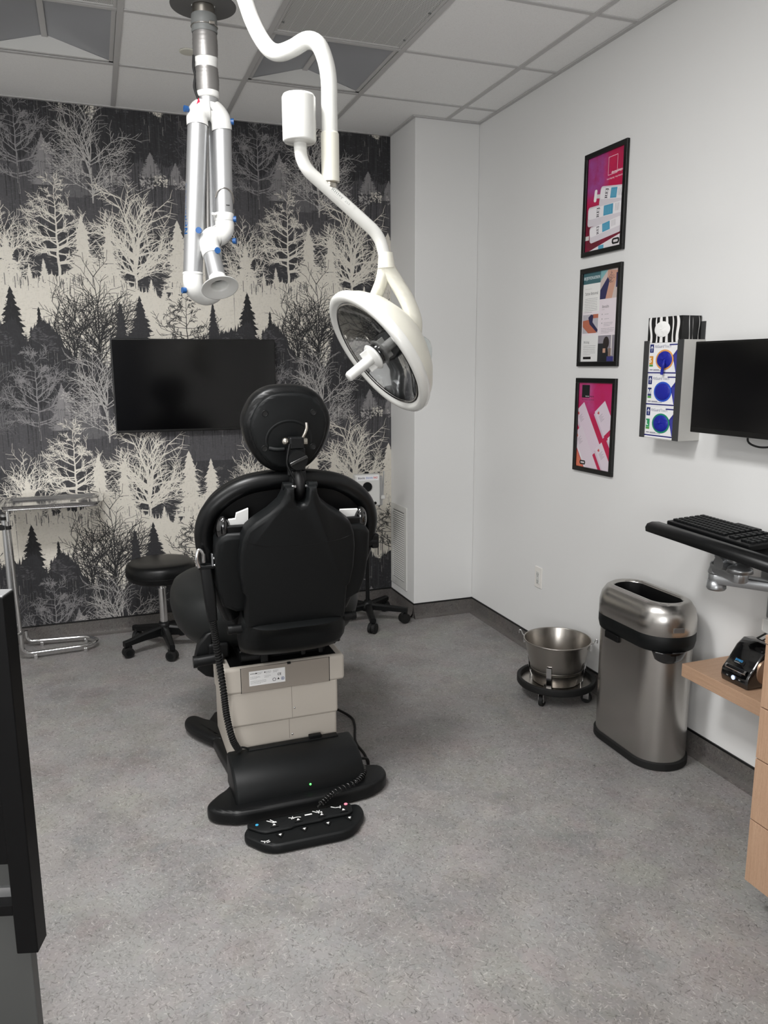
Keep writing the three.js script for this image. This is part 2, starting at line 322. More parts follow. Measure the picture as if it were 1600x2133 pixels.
    dabs(0.18, 0.6, 1500, ['#c9c3b5', '#e2ddd3', '#bfb9ac'], 0.22, 10);
    // ---- black trees standing against the clearing
    across(() => {
      fir(U(-0.2), Vv(0.405), S * 0.065, h * 0.3, black); fir(U(-0.095), Vv(0.485), S * 0.03, h * 0.2, black);
      for (let i = 0; i < 6; i++) { c.strokeStyle = black; c.lineWidth = 4; c.beginPath(); c.moveTo(U(-0.24 + i * 0.022), Vv(0.6)); c.lineTo(U(-0.24 + i * 0.022) + jit(4), Vv(0.85)); c.stroke(); }
      crown(U(0.035), Vv(0.43), Vv(0.78), S * 0.075, black, 8, 9); crown(U(0.14), Vv(0.415), Vv(0.76), S * 0.095, black, 11, 10);
      fir(U(0.236), Vv(0.462), S * 0.045, h * 0.24, dark); fir(U(0.32), Vv(0.43), S * 0.065, h * 0.28, dark);
      bare(U(0.52), Vv(0.43), Vv(0.78), S * 0.12, black, 10, 14); fir(U(0.64), Vv(0.45), S * 0.04, h * 0.26, dark);
      for (let i = 0; i < 5; i++) fir(U(-0.13 + 0.022 * i), Vv(0.545 + 0.03 * rnd()), S * 0.03, h * 0.16, dark);
    });
    ground([[-0.26, 0.57], [-0.2, 0.53], [-0.15, 0.63], [-0.12, 0.56], [-0.085, 0.54], [-0.04, 0.58], [0.0, 0.66], [0.05, 0.71], [0.1, 0.68], [0.17, 0.73], [0.22, 0.62], [0.3, 0.58], [0.38, 0.64], [0.43, 0.7], [0.5, 0.67], [0.6, 0.61], [0.68, 0.58]], 1.12, 14, dark, 16);
    dabs(0.68, 0.92, 1100, ['#57565a', '#4a494c', deep, black], 0.6, 9); dabsLocal2(); mass(0.9, 1.16, 20, '#4a494c', 26, 0.04); streaks(0.6, 0.98, 520, [black, '#454447', deep, black], 0.75, 5, 0.12);
    streaks(0.62, 0.74, 60, [cream], 0.5, 4, 0.05);
    // ---- mid-grey trees, pale towards their tips
    across(() => {
      fir(U(-0.03), Vv(0.8), S * 0.05, h * 0.2, pale); fir(U(0.05), Vv(0.86), S * 0.06, h * 0.18, mid); fir(U(0.1), Vv(0.83), S * 0.05, h * 0.2, mid);
      dabsLocal(U(-0.015), Vv(0.86), 40, light);
      crown(U(0.155), Vv(0.755), Vv(1.06), S * 0.1, light, 9, 9); bare(U(-0.13), Vv(0.68), Vv(1.04), S * 0.12, pale, 12, 15);
      fir(U(0.4), Vv(0.843), S * 0.04, h * 0.1, pale); fir(U(0.505), Vv(0.877), S * 0.03, h * 0.09, pale);
      for (let i = 0; i < 9; i++) { c.strokeStyle = i % 2 ? mid : dark; c.lineWidth = 4; c.beginPath(); c.moveTo(U(0.36 + i * 0.02), Vv(0.93)); c.lineTo(U(0.36 + i * 0.02) + jit(5), Vv(1.08)); c.stroke(); }
      dabsLocal(U(0.44), Vv(0.955), 50, cream); dabsLocal(U(0.38), Vv(0.965), 40, light); dabsLocal(U(0.52), Vv(0.965), 40, light);
      crown(U(0.66), Vv(0.78), Vv(1.05), S * 0.07, mid, 8, 8);
    });
    dabs(0.9, 1.1, 700, [mid, deep, '#555457'], 0.4, 8); streaks(0.86, 1.2, 420, [deep, '#4a494b', dark, black], 0.5, 4, 0.1);
    dabs(1.02, 1.35, 260, [mid, black], 0.3, 7);
    c.restore();
  }
  function dabsLocal2() { for (const [u, v, n] of [[-0.1, 0.6, 60], [-0.06, 0.64, 60], [-0.23, 0.62, 40], [0.3, 0.66, 50], [0.62, 0.68, 60], [0.7, 0.64, 50]]) for (const dx of [-w, 0, w]) { reseed(900 + Math.floor(u * 1000)); for (let i = 0; i < n; i++) { c.globalAlpha = 0.45; c.fillStyle = '#5d5c5f'; c.beginPath(); c.ellipse(U(u) + dx + jit(40), Vv(v) + jit(50), 4 + rnd() * 10, 1.5 + rnd() * 3, jit(0.5), 0, 7); c.fill(); } } c.globalAlpha = 1; }
  function dabsLocal(x, y, n, col) { for (let i = 0; i < n; i++) { c.globalAlpha = 0.8; c.fillStyle = col; c.beginPath(); c.ellipse(x + jit(38), y + jit(30), 3 + rnd() * 8, 2 + rnd() * 4, jit(1), 0, 7); c.fill(); } c.globalAlpha = 1; }
  // woven fleck of the paper itself
  for (let i = 0; i < 26000; i++) { c.globalAlpha = 0.05 + rnd() * 0.06; c.fillStyle = rnd() < 0.5 ? '#000000' : '#ffffff'; rnd() < 0.5 ? c.fillRect(rnd() * w, rnd() * h, 3 + rnd() * 20, 1) : c.fillRect(rnd() * w, rnd() * h, 1, 3 + rnd() * 20); }
}));
{
  const g = new THREE.PlaneGeometry(BX - XL, H - BASE).translate((XL + BX) / 2, (H + BASE) / 2, ZB + 0.0015);
  const p = g.attributes.position, uv = g.attributes.uv;
  for (let i = 0; i < p.count; i++) uv.setXY(i, (p.getX(i) - WPX) / WPW + 0.26, 1 - (WPY - p.getY(i)) / WPH);
  const m = new THREE.Mesh(g, mat(0xffffff, 0.72, 0, { map: paperTex })); m.name = 'wallpaper'; m.receiveShadow = true; m.userData.label = 'black, grey and cream forest print wallpaper'; wallBack.add(m);
}

// coved base: floor sheet turned up the wall, black strip on top
function baseboard(name, a, b, nx, nz, label) {   // from a to b along the wall, normal (nx, nz) into the room
  const prof = [[0, 0], [0.034, 0], [0.022, 0.004], [0.012, 0.013], [0.006, 0.028], [0.004, BASE - 0.008], [0, BASE - 0.008]];
  const rings = [a, b].map(([x, z]) => prof.map(([d, y]) => V(x + nx * d, y, z + nz * d)));
  const m = struct(name, boxUV(loft(rings, true, true, 0.9), 2.4), M.base, label);
  const s = [[0, BASE - 0.008], [0.006, BASE - 0.008], [0.006, BASE], [0, BASE]];
  const t = new THREE.Mesh(loft([a, b].map(([x, z]) => s.map(([d, y]) => V(x + nx * d, y, z + nz * d))), true, true, 0.3), M.strip);
  t.name = 'top_strip'; t.castShadow = t.receiveShadow = true; m.add(t);
}
baseboard('baseboard_back', [XL, ZB], [BX, ZB], 0, 1, 'grey coved base with black top strip');
baseboard('baseboard_column_side', [BX, ZB], [BX, BZ], -1, 0, 'grey coved base around the boxed-out corner');
baseboard('baseboard_column_front', [BX - 0.004, BZ], [XR, BZ], 0, 1, 'grey coved base around the boxed-out corner');
baseboard('baseboard_right', [XR, BZ], [XR, ZF], -1, 0, 'grey coved base with black top strip');
baseboard('baseboard_left', [XL, ZB], [XL, ZF], 1, 0, 'grey coved base with black top strip');

// suspended ceiling: tiles, tees, troffers and perforated air panels
const ceiling = struct('ceiling', bx(XL - WT, XR + WT, H + 0.22, H + 0.3, ZB - WT, ZF + WT), M.wall, 'suspended ceiling of pale square tiles in a grey grid');
const addTo = (p, name, geo, m) => { const o = new THREE.Mesh(Array.isArray(geo) ? join(geo) : geo, m); o.name = name; o.castShadow = o.receiveShadow = true; p.add(o); return o; };
{
  const xs = [XL]; for (let k = -6; k <= 1; k++) { const x = GX + k * T; if (x > XL + 0.05 && x < XR - 0.03) xs.push(x); } xs.push(XR);
  const zs = [ZB]; for (let k = -2; k <= 8; k++) { const z = GZ + k * T; if (z > ZB + 0.05 && z < ZF - 0.05) zs.push(z); } zs.push(ZF);
  const near = (a, b) => Math.abs(a - b) < 0.02;
  const isTroffer = (x, z) => (near(z, GZ - T) && (near(x, GX - 3 * T) || near(x, GX - T))) || LIT.some(([lx, lz]) => near(lx - T / 2, x) && near(lz - T / 2, z));
  const isPanel = (x, z) => near(z, GZ) && (near(x, GX - 3 * T) || near(x, GX - T));
  for (let i = 0; i < xs.length - 1; i++) for (let j = 0; j < zs.length - 1; j++) {
    const x0 = xs[i], x1 = xs[i + 1], z0 = zs[j], z1 = zs[j + 1];
    if (isTroffer(x0, z0) || isPanel(x0, z0)) continue;
    if (x0 > BX - 0.02 && z1 < BZ) continue;
    const g = boxUV(bx(x0 + 0.006, x1 - 0.006, H + 0.005, H + 0.02, z0 + 0.006, z1 - 0.006), 0.6);
    addTo(ceiling, 'ceiling_tile', g, M.tile);
  }
  for (const x of xs.slice(1, -1)) addTo(ceiling, 'grid_tee', bx(x - 0.0125, x + 0.0125, H, H + 0.006, x > BX ? BZ : ZB, ZF, 0.001), M.tee);
  for (let j = 1; j < zs.length - 1; j++) for (let i = 0; i < xs.length - 1; i++) { const z = zs[j]; addTo(ceiling, 'cross_tee', bx(xs[i] + 0.0125, xs[i + 1] - 0.0125, H + 0.0005, H + 0.006, z - 0.011, z + 0.011, 0.001), M.tee); }
  addTo(ceiling, 'wall_angle', bx(XR - 0.02, XR, H - 0.003, H + 0.004, BZ, ZF), M.tee);
  addTo(ceiling, 'wall_angle', bx(XL, BX, H - 0.003, H + 0.004, ZB + 0.002, ZB + 0.02), M.tee);
  addTo(ceiling, 'wall_angle', bx(BX - 0.02, BX - 0.0005, H - 0.003, H + 0.004, ZB + 0.02, BZ + 0.02), M.tee);
  addTo(ceiling, 'wall_angle', bx(BX, XR - 0.02, H - 0.003, H + 0.004, BZ + 0.0005, BZ + 0.02), M.tee);
}
function troffer(cx, cz, lit, label) {
  const t = thing('ceiling_light', label, 'ceiling light', [cx, H + 0.006, cz], 'recessed ceiling troffers');
  const a = T / 2 - 0.014, y0 = H + 0.006, hR = 0.075;
  const diff = lit ? mat(0xffffff, 0.5, 0, { emissive: 0xfff6ea, emissiveIntensity: 5 }) : M.diffuser;
  part('frame', [bx(cx - a, cx - a + 0.018, y0, y0 + 0.02, cz - a, cz + a), bx(cx + a - 0.018, cx + a, y0, y0 + 0.02, cz - a, cz + a), bx(cx - a, cx + a, y0, y0 + 0.02, cz - a, cz - a + 0.012), bx(cx - a, cx + a, y0, y0 + 0.02, cz + a - 0.012, cz + a)], M.tee, t);
  for (const s of [-1, 1]) {
    const g = ext([[s * (a - 0.018), 0.004], [s * 0.012, hR], [s * 0.012, hR + 0.006], [s * (a - 0.018), 0.012]], -a + 0.012, a - 0.012).translate(cx, y0, cz);
    part('diffuser_panel', g, diff, t);
  }
  part('centre_bar', bx(cx - 0.013, cx + 0.013, y0 + hR - 0.008, y0 + hR + 0.02, cz - a + 0.012, cz + a - 0.012, 0.003), M.tee, t);
  for (const s of [-1, 1]) part('end_plate', ext([[-a + 0.018, 0.002], [a - 0.018, 0.002], [0.012, hR], [-0.012, hR]], 0, 0.004).translate(cx, y0, cz + s * (a - 0.014) - 0.002), M.white, t, 'white triangular end plate');
  part('housing', bx(cx - a, cx + a, y0 + hR + 0.02, y0 + hR + 0.03, cz - a, cz + a), M.tee, t);
}
troffer(GX - 2.5 * T, GZ - T / 2, false, 'unlit ceiling light with angled grey panels above the chrome tray stand side');
troffer(GX - 0.5 * T, GZ - T / 2, false, 'unlit ceiling light with angled grey panels behind the white lamp arm');
LIT.forEach(([x, z], i) => troffer(x, z, true, ['glowing ceiling light nearest the procedure lamp mount', 'glowing ceiling light beside the left wall', 'glowing ceiling light nearest the navy door'][i]));
function airPanel(cx, cz, label) {
  const a = T / 2 - 0.013, t = thing('air_diffuser', label, 'air vent', [cx, H + 0.002, cz], 'perforated ceiling air panels');
  part('frame', [bx(cx - a, cx - a + 0.012, H + 0.002, H + 0.02, cz - a, cz + a, 0.002), bx(cx + a - 0.012, cx + a, H + 0.002, H + 0.02, cz - a, cz + a, 0.002), bx(cx - a + 0.012, cx + a - 0.012, H + 0.002, H + 0.02, cz - a, cz - a + 0.012, 0.002), bx(cx - a + 0.012, cx + a - 0.012, H + 0.002, H + 0.02, cz + a - 0.012, cz + a, 0.002)], M.tee, t);
  part('perforated_sheet', boxUV(bx(cx - a + 0.012, cx + a - 0.012, H + 0.006, H + 0.012, cz - a + 0.012, cz + a - 0.012), 0.055), mat(0xffffff, 0.5, 0, { map: perfTex }), t, 'sheet with rows of tiny round holes');
  for (const sx of [-1, 1]) for (const k of [-0.2, 0.08]) part('screw', rod(V(cx + sx * (a - 0.02), H + 0.007, cz + k), V(cx + sx * (a - 0.02), H + 0.002, cz + k), 0.005), M.grey, t);
}
airPanel(GX - 2.5 * T, GZ + T / 2, 'perforated white ceiling air panel left of the fume arm');
airPanel(GX - 0.5 * T, GZ + T / 2, 'perforated white ceiling air panel above the bent lamp tube');
solo('sprinkler_cover', lathe([[0, 0], [0.036, 0], [0.04, 0.003], [0.04, 0.006], [0, 0.006]], 32).translate(0.503, H - 0.001, -3.914), M.whiteWarm, 'small round cream cover plate on the ceiling tile', 'sprinkler cover');

// ---------------------------------------------------------------- things on the walls
// a print on the right wall, facing into the room
function wallPrint(name, tex, y0, y1, z0, z1, x, parent, rough = 0.6) {
  const g = new THREE.PlaneGeometry(z1 - z0, y1 - y0).rotateY(-Math.PI / 2).translate(x, (y0 + y1) / 2, (z0 + z1) / 2);
  return part(name, g, mat(0xffffff, rough, 0, { map: clampTex(tex) }), parent);
}
function lines(c, x, y, w, n, dy, col, lw = 2, short = 0.6) { c.fillStyle = col; for (let i = 0; i < n; i++) { let px = x; while (px < x + w * (i === n - 1 ? short : 0.97)) { const L = 6 + rnd() * 16; c.fillRect(px, y + i * dy, Math.min(L, x + w - px), lw); px += L + 5; } } }
function bottle(c, x, y, w, h, a, pump) {
  c.save(); c.translate(x, y); c.rotate(a);
  if (pump) { c.fillStyle = '#d9d6d4'; c.fillRect(-60, h * 0.38, 62, h * 0.2); c.fillStyle = '#f2f0f0'; c.beginPath(); c.roundRect(-100, h * 0.14, 46, h * 0.62, 18); c.fill(); }
  c.fillStyle = '#dcd6dc'; c.beginPath(); c.roundRect(0, 0, w, h, 34); c.fill();
  c.fillStyle = '#f0edf0'; c.beginPath(); c.roundRect(4, h * 0.08, w, h * 0.55, 30); c.fill();
  c.fillStyle = '#4f9fc0'; c.fillRect(w * 0.42, h * 0.1, w * 0.24, h * 0.5); c.fillStyle = '#8cc3d8'; for (let i = 0; i < 4; i++) c.fillRect(w * 0.46 + i * w * 0.045, h * 0.18, 4, h * 0.34);
  c.fillStyle = '#77737a'; for (let i = 0; i < 4; i++) c.fillRect(w * 0.72 + i * 18, h * 0.14, 3, h * 0.36);
  c.save(); c.translate(w * 0.3, h * 0.62); c.rotate(-Math.PI / 2); c.fillStyle = '#2a2430'; c.font = `bold ${Math.floor(h * 0.3)}px serif`; c.fillText('REJ', 0, 0); c.restore();
  c.restore();
}
const posterA = canvasTex(600, 900, (c, w, h) => {
  reseed(61);
  c.fillStyle = '#a8174a'; c.fillRect(0, 0, w, h);
  for (let i = 0; i < 500; i++) { const x = rnd() * w, y = rnd() * h; c.globalAlpha = 0.06; c.fillStyle = x < w * 0.5 && y < h * 0.42 ? '#9a62b8' : y > h * 0.55 ? '#5c2a2a' : '#cf1c50'; c.beginPath(); c.ellipse(x, y, 60 + rnd() * 60, 40 + rnd() * 50, rnd() * 3, 0, 7); c.fill(); }
  c.globalAlpha = 1; c.strokeStyle = '#f3d9e2'; c.lineWidth = 5; c.strokeRect(345, 55, 145, 165);
  c.fillStyle = '#fff'; c.font = 'bold 30px sans-serif'; c.fillText('dermashop.ca', 400, 215); c.font = '20px sans-serif'; c.fillText('Free Shipping · Easy Returns', 325, 262);
  bottle(c, 235, 300, 420, 190, 0.14, true); bottle(c, 28, 468, 640, 190, 0.02, false); c.fillStyle = '#d9d6d4'; c.fillRect(0, 745, 60, 42); bottle(c, 62, 668, 520, 160, -0.1, false);
  c.fillStyle = '#e9e3e6'; c.beginPath(); c.moveTo(60, h); c.lineTo(w, 790); c.lineTo(w, h); c.fill(); c.fillStyle = '#5aa3bf'; c.fillRect(230, 862, 90, 38);
  c.fillStyle = '#101010'; c.beginPath(); c.roundRect(455, 825, 120, 56, 26); c.fill(); c.fillStyle = '#d8d2d5'; c.beginPath(); c.roundRect(478, 841, 74, 24, 10); c.fill();
});
const posterB = canvasTex(600, 900, (c, w, h) => {
  reseed(62);
  c.fillStyle = '#e6dfe3'; c.fillRect(0, 0, w, h);
  c.fillStyle = '#3e666d'; c.fillRect(0, 0, 300, 110); c.fillStyle = '#5aa0a4'; c.fillRect(300, 0, 90, 90);
  c.fillStyle = '#e8eef0'; c.font = 'bold 40px serif'; c.fillText('REJUVENATION', 6, 66, 286);
  c.fillStyle = '#e9e8e6'; c.fillRect(0, 110, 296, 280); c.fillStyle = '#26242a'; c.font = '38px serif'; c.fillText('Tattoo Removal', 36, 222, 230); lines(c, 36, 160, 190, 1, 10, '#8a888c', 2); lines(c, 36, 258, 225, 9, 17, '#4b484c', 3);
  // hand holding a tattooed arm
  c.fillStyle = '#c9b9b4'; c.fillRect(300, 0, 300, 280); c.fillStyle = '#7fb0b4'; c.beginPath(); c.moveTo(300, 0); c.lineTo(420, 0); c.lineTo(300, 100); c.fill();
  c.fillStyle = '#c99a86'; c.beginPath(); c.moveTo(420, 0); c.lineTo(585, 20); c.lineTo(500, 280); c.lineTo(390, 280); c.fill();
  c.fillStyle = '#2b2a55'; c.beginPath(); c.moveTo(300, 280); c.lineTo(300, 190); c.lineTo(420, 70); c.lineTo(450, 110); c.lineTo(395, 280); c.fill(); c.fillRect(560, 40, 40, 140);
  c.strokeStyle = '#4a4046'; c.lineWidth = 4; for (let i = 0; i < 9; i++) { c.beginPath(); c.arc(455 + rnd() * 70, 28 + rnd() * 110, 8 + rnd() * 12, 0, 5); c.stroke(); }
  c.fillStyle = '#e2d8de'; c.fillRect(300, 280, 300, 350); c.fillStyle = '#2c2a2e'; c.font = '34px serif'; c.fillText('Results', 345, 368); lines(c, 345, 384, 50, 1, 9, '#777', 2); lines(c, 395, 430, 110, 1, 9, '#666', 3); lines(c, 395, 476, 100, 1, 9, '#666', 3); lines(c, 385, 515, 150, 3, 15, '#666', 3); lines(c, 345, 570, 215, 4, 15, '#555', 3);
  c.fillStyle = '#9a9498'; for (const y of [430, 476, 518]) { c.beginPath(); c.arc(352, y, 7, 0, 7); c.fill(); }
  // gloved hands on skin
  c.fillStyle = '#b7b3ba'; c.fillRect(14, 420, 272, 190); c.fillStyle = '#b56a52'; c.beginPath(); c.moveTo(14, 480); c.lineTo(130, 470); c.lineTo(286, 590); c.lineTo(250, 610); c.lineTo(120, 610); c.lineTo(14, 540); c.fill(); c.fillRect(190, 420, 96, 40);
  c.fillStyle = '#25254c'; c.beginPath(); c.moveTo(110, 450); c.lineTo(160, 420); c.lineTo(200, 430); c.lineTo(190, 500); c.lineTo(286, 580); c.lineTo(270, 605); c.lineTo(140, 520); c.fill();
  c.fillStyle = '#e4e4e3'; c.fillRect(0, 630, 300, 270); c.fillStyle = '#2c2a2e'; c.font = '30px serif'; c.fillText('Pricing', 44, 712); lines(c, 44, 738, 215, 6, 18, '#555', 3); c.fillStyle = '#0c0c0e'; c.fillRect(44, 850, 140, 26);
  c.fillStyle = '#8d8890'; c.fillRect(300, 640, 300, 260); c.fillStyle = '#24262a'; c.fillRect(300, 720, 120, 180); c.fillStyle = '#2b2322'; c.beginPath(); c.ellipse(440, 715, 50, 62, 0, 0, 7); c.fill(); c.fillStyle = '#1f2124'; c.beginPath(); c.moveTo(340, 900); c.lineTo(380, 770); c.lineTo(470, 770); c.lineTo(500, 900); c.fill();
  c.fillStyle = '#c59a84'; c.fillRect(388, 770, 46, 44); c.fillStyle = '#d9d4d2'; c.fillRect(520, 640, 18, 200); c.fillStyle = '#3a3a78'; c.fillRect(460, 850, 110, 50); c.fillStyle = '#7d6a60'; c.fillRect(480, 770, 46, 80);
});
const posterC = canvasTex(600, 900, (c, w, h) => {
  reseed(63);
  c.fillStyle = '#b81d55'; c.fillRect(0, 0, w, h);
  for (let i = 0; i < 400; i++) { const x = rnd() * w, y = rnd() * h; c.globalAlpha = 0.07; c.fillStyle = y < 330 ? (x < 260 ? '#b568a4' : '#c02a78') : '#c41f3c'; c.beginPath(); c.ellipse(x, y, 70, 50, rnd() * 3, 0, 7); c.fill(); }
  c.globalAlpha = 1; c.fillStyle = '#14181a'; c.fillRect(55, 22, 140, 135); c.fillStyle = '#cfc6ca'; c.font = 'bold 22px sans-serif'; c.fillText('derma', 120, 148); c.fillStyle = '#2a1020'; c.fillText('shop.ca', 192, 148); c.font = '18px sans-serif'; c.fillText('Free Shipping · Easy Returns', 55, 182, 240);
  const box = (x, y, bw, bh, tone, side) => { c.save(); c.translate(x, y); c.rotate(-0.62); c.fillStyle = side; c.fillRect(-26, 14, 30, bh); c.fillStyle = tone; c.fillRect(0, 0, bw, bh); c.fillStyle = '#c23a4a'; c.beginPath(); c.moveTo(30, 40); c.lineTo(60, 30); c.lineTo(52, 66); c.fill(); c.fillStyle = '#d98a70'; c.fillRect(56, 34, 10, 26); c.fillStyle = '#9a8f9a'; for (let i = 0; i < 5; i++) c.fillRect(34, 86 + i * 15, 70 - (i % 2) * 22, 4); c.restore(); };
  box(300, 300, 210, 300, '#dccfda', '#cbbccb'); box(-60, 320, 200, 560, '#dccbd8', '#c9b8c6'); box(-70, 560, 180, 600, '#ddd0da', '#e6e2e6'); box(330, 690, 140, 420, '#ded2dc', '#cfc0cd'); box(540, 560, 160, 420, '#e0dade', '#cbbfca');
  c.fillStyle = '#d9785e'; c.beginPath(); c.moveTo(0, 720); c.lineTo(130, 900); c.lineTo(0, 900); c.fill();
  c.fillStyle = '#101010'; c.beginPath(); c.roundRect(62, 830, 105, 46, 20); c.fill(); c.fillStyle = '#d8d2d5'; c.fillRect(82, 844, 66, 18); c.fillRect(86, 812, 40, 5);
});
[[posterA, 2.103, 2.564, 'black framed poster of white pump bottles on crimson', 1], [posterB, 1.592, 2.05, 'black framed poster of tattoo removal text and photos', 2], [posterC, 1.082, 1.537, 'black framed poster of pale cartons on magenta pink', 3]].forEach(([tex, y0, y1, label]) => {
  const z0 = -3.307, z1 = -2.991, f = 0.023, x1 = XR, x0 = XR - 0.016;
  const t = thing('framed_poster', label, 'poster', [XR, y0, (z0 + z1) / 2], 'framed posters in a column');
  part('frame', [bx(x0, x1, y0, y0 + f, z0, z1, 0.003), bx(x0, x1, y1 - f, y1, z0, z1, 0.003), bx(x0, x1, y0 + f - 0.002, y1 - f + 0.002, z0, z0 + f, 0.003), bx(x0, x1, y0 + f - 0.002, y1 - f + 0.002, z1 - f, z1, 0.003)], M.frame, t);
  part('backing_board', bx(XR - 0.007, XR - 0.001, y0 + f, y1 - f, z0 + f, z1 - f), M.frame, t);
  wallPrint('print', tex, y0 + f, y1 - f, z0 + f, z1 - f, XR - 0.0075, t, 0.35);
});
{ // wall outlet
  const t = thing('wall_outlet', 'white double wall outlet low beside the steel bucket', 'outlet', [XR, 0.38, -3.607]);
  part('cover_plate', bx(XR - 0.006, XR, 0.38, 0.499, -3.643, -3.571, 0.003), M.outlet, t);
  part('receptacle', bx(XR - 0.009, XR - 0.005, 0.405, 0.474, -3.624, -3.59, 0.002), M.white, t);
  for (const y of [0.42, 0.458]) part('slots', [bx(XR - 0.0095, XR - 0.008, y - 0.006, y + 0.006, -3.615, -3.613), bx(XR - 0.0095, XR - 0.008, y - 0.005, y + 0.005, -3.602, -3.6), rod(V(XR - 0.0095, y - 0.011, -3.6075), V(XR - 0.008, y - 0.011, -3.6075), 0.0028)], M.black, t);
}
{ // television on the wallpaper wall
  const z = ZB + 0.06, t = thing('television', 'large black flat television on the forest wallpaper', 'television', [0.575, 1.24, ZB]);
  part('bezel', bx(0.099, 1.051, 1.221, 1.761, z - 0.03, z, 0.004), M.frame, t);
  part('screen', bx(0.105, 1.045, 1.235, 1.755, z - 0.01, z + 0.0012, 0.001), M.screen, t, 'switched-off glossy black screen');
  part('rear_housing', bx(0.25, 0.9, 1.27, 1.65, z - 0.045, z - 0.029, 0.008), M.black, t);
  part('wall_bracket', bx(0.4, 0.75, 1.35, 1.6, ZB + 0.003, z - 0.045), M.black, t);
}
{ // louvred vent on the side of the boxed-out corner
  const z0 = -4.815, z1 = -4.537, y0 = 0.148, y1 = 0.7, t = thing('wall_vent', 'tall white louvred vent grille low on the boxed-out corner', 'vent', [BX, y0, (z0 + z1) / 2]);
  const x0 = BX - 0.008;
  part('frame', [bx(x0, BX, y0, y0 + 0.045, z0, z1, 0.002), bx(x0, BX, y1 - 0.04, y1, z0, z1, 0.002), bx(x0, BX, y0 + 0.044, y1 - 0.039, z0, z0 + 0.035, 0.002), bx(x0, BX, y0 + 0.044, y1 - 0.039, z1 - 0.04, z1, 0.002)], M.white, t);
  part('backing', bx(BX - 0.002, BX - 0.0005, y0 + 0.04, y1 - 0.035, z0 + 0.03, z1 - 0.035), M.grey, t);
  const n = 32, a = y0 + 0.05, b = y1 - 0.045;
  for (let i = 0; i < n; i++) { const y = a + (b - a) * (i + 0.5) / n; const g = new THREE.BoxGeometry(0.009, 0.0028, z1 - z0 - 0.07).rotateZ(0.75).translate(BX - 0.0055, y, (z0 + z1) / 2 - 0.002); part('louvre', g, M.white, t); }
  for (const [y, z] of [[y1 - 0.02, z0 + 0.07], [y1 - 0.02, z1 - 0.08], [y0 + 0.02, z0 + 0.07], [y0 + 0.02, z1 - 0.08]]) part('screw', rod(V(x0 - 0.001, y, z), V(x0 + 0.003, y, z), 0.005), M.white, t);
}
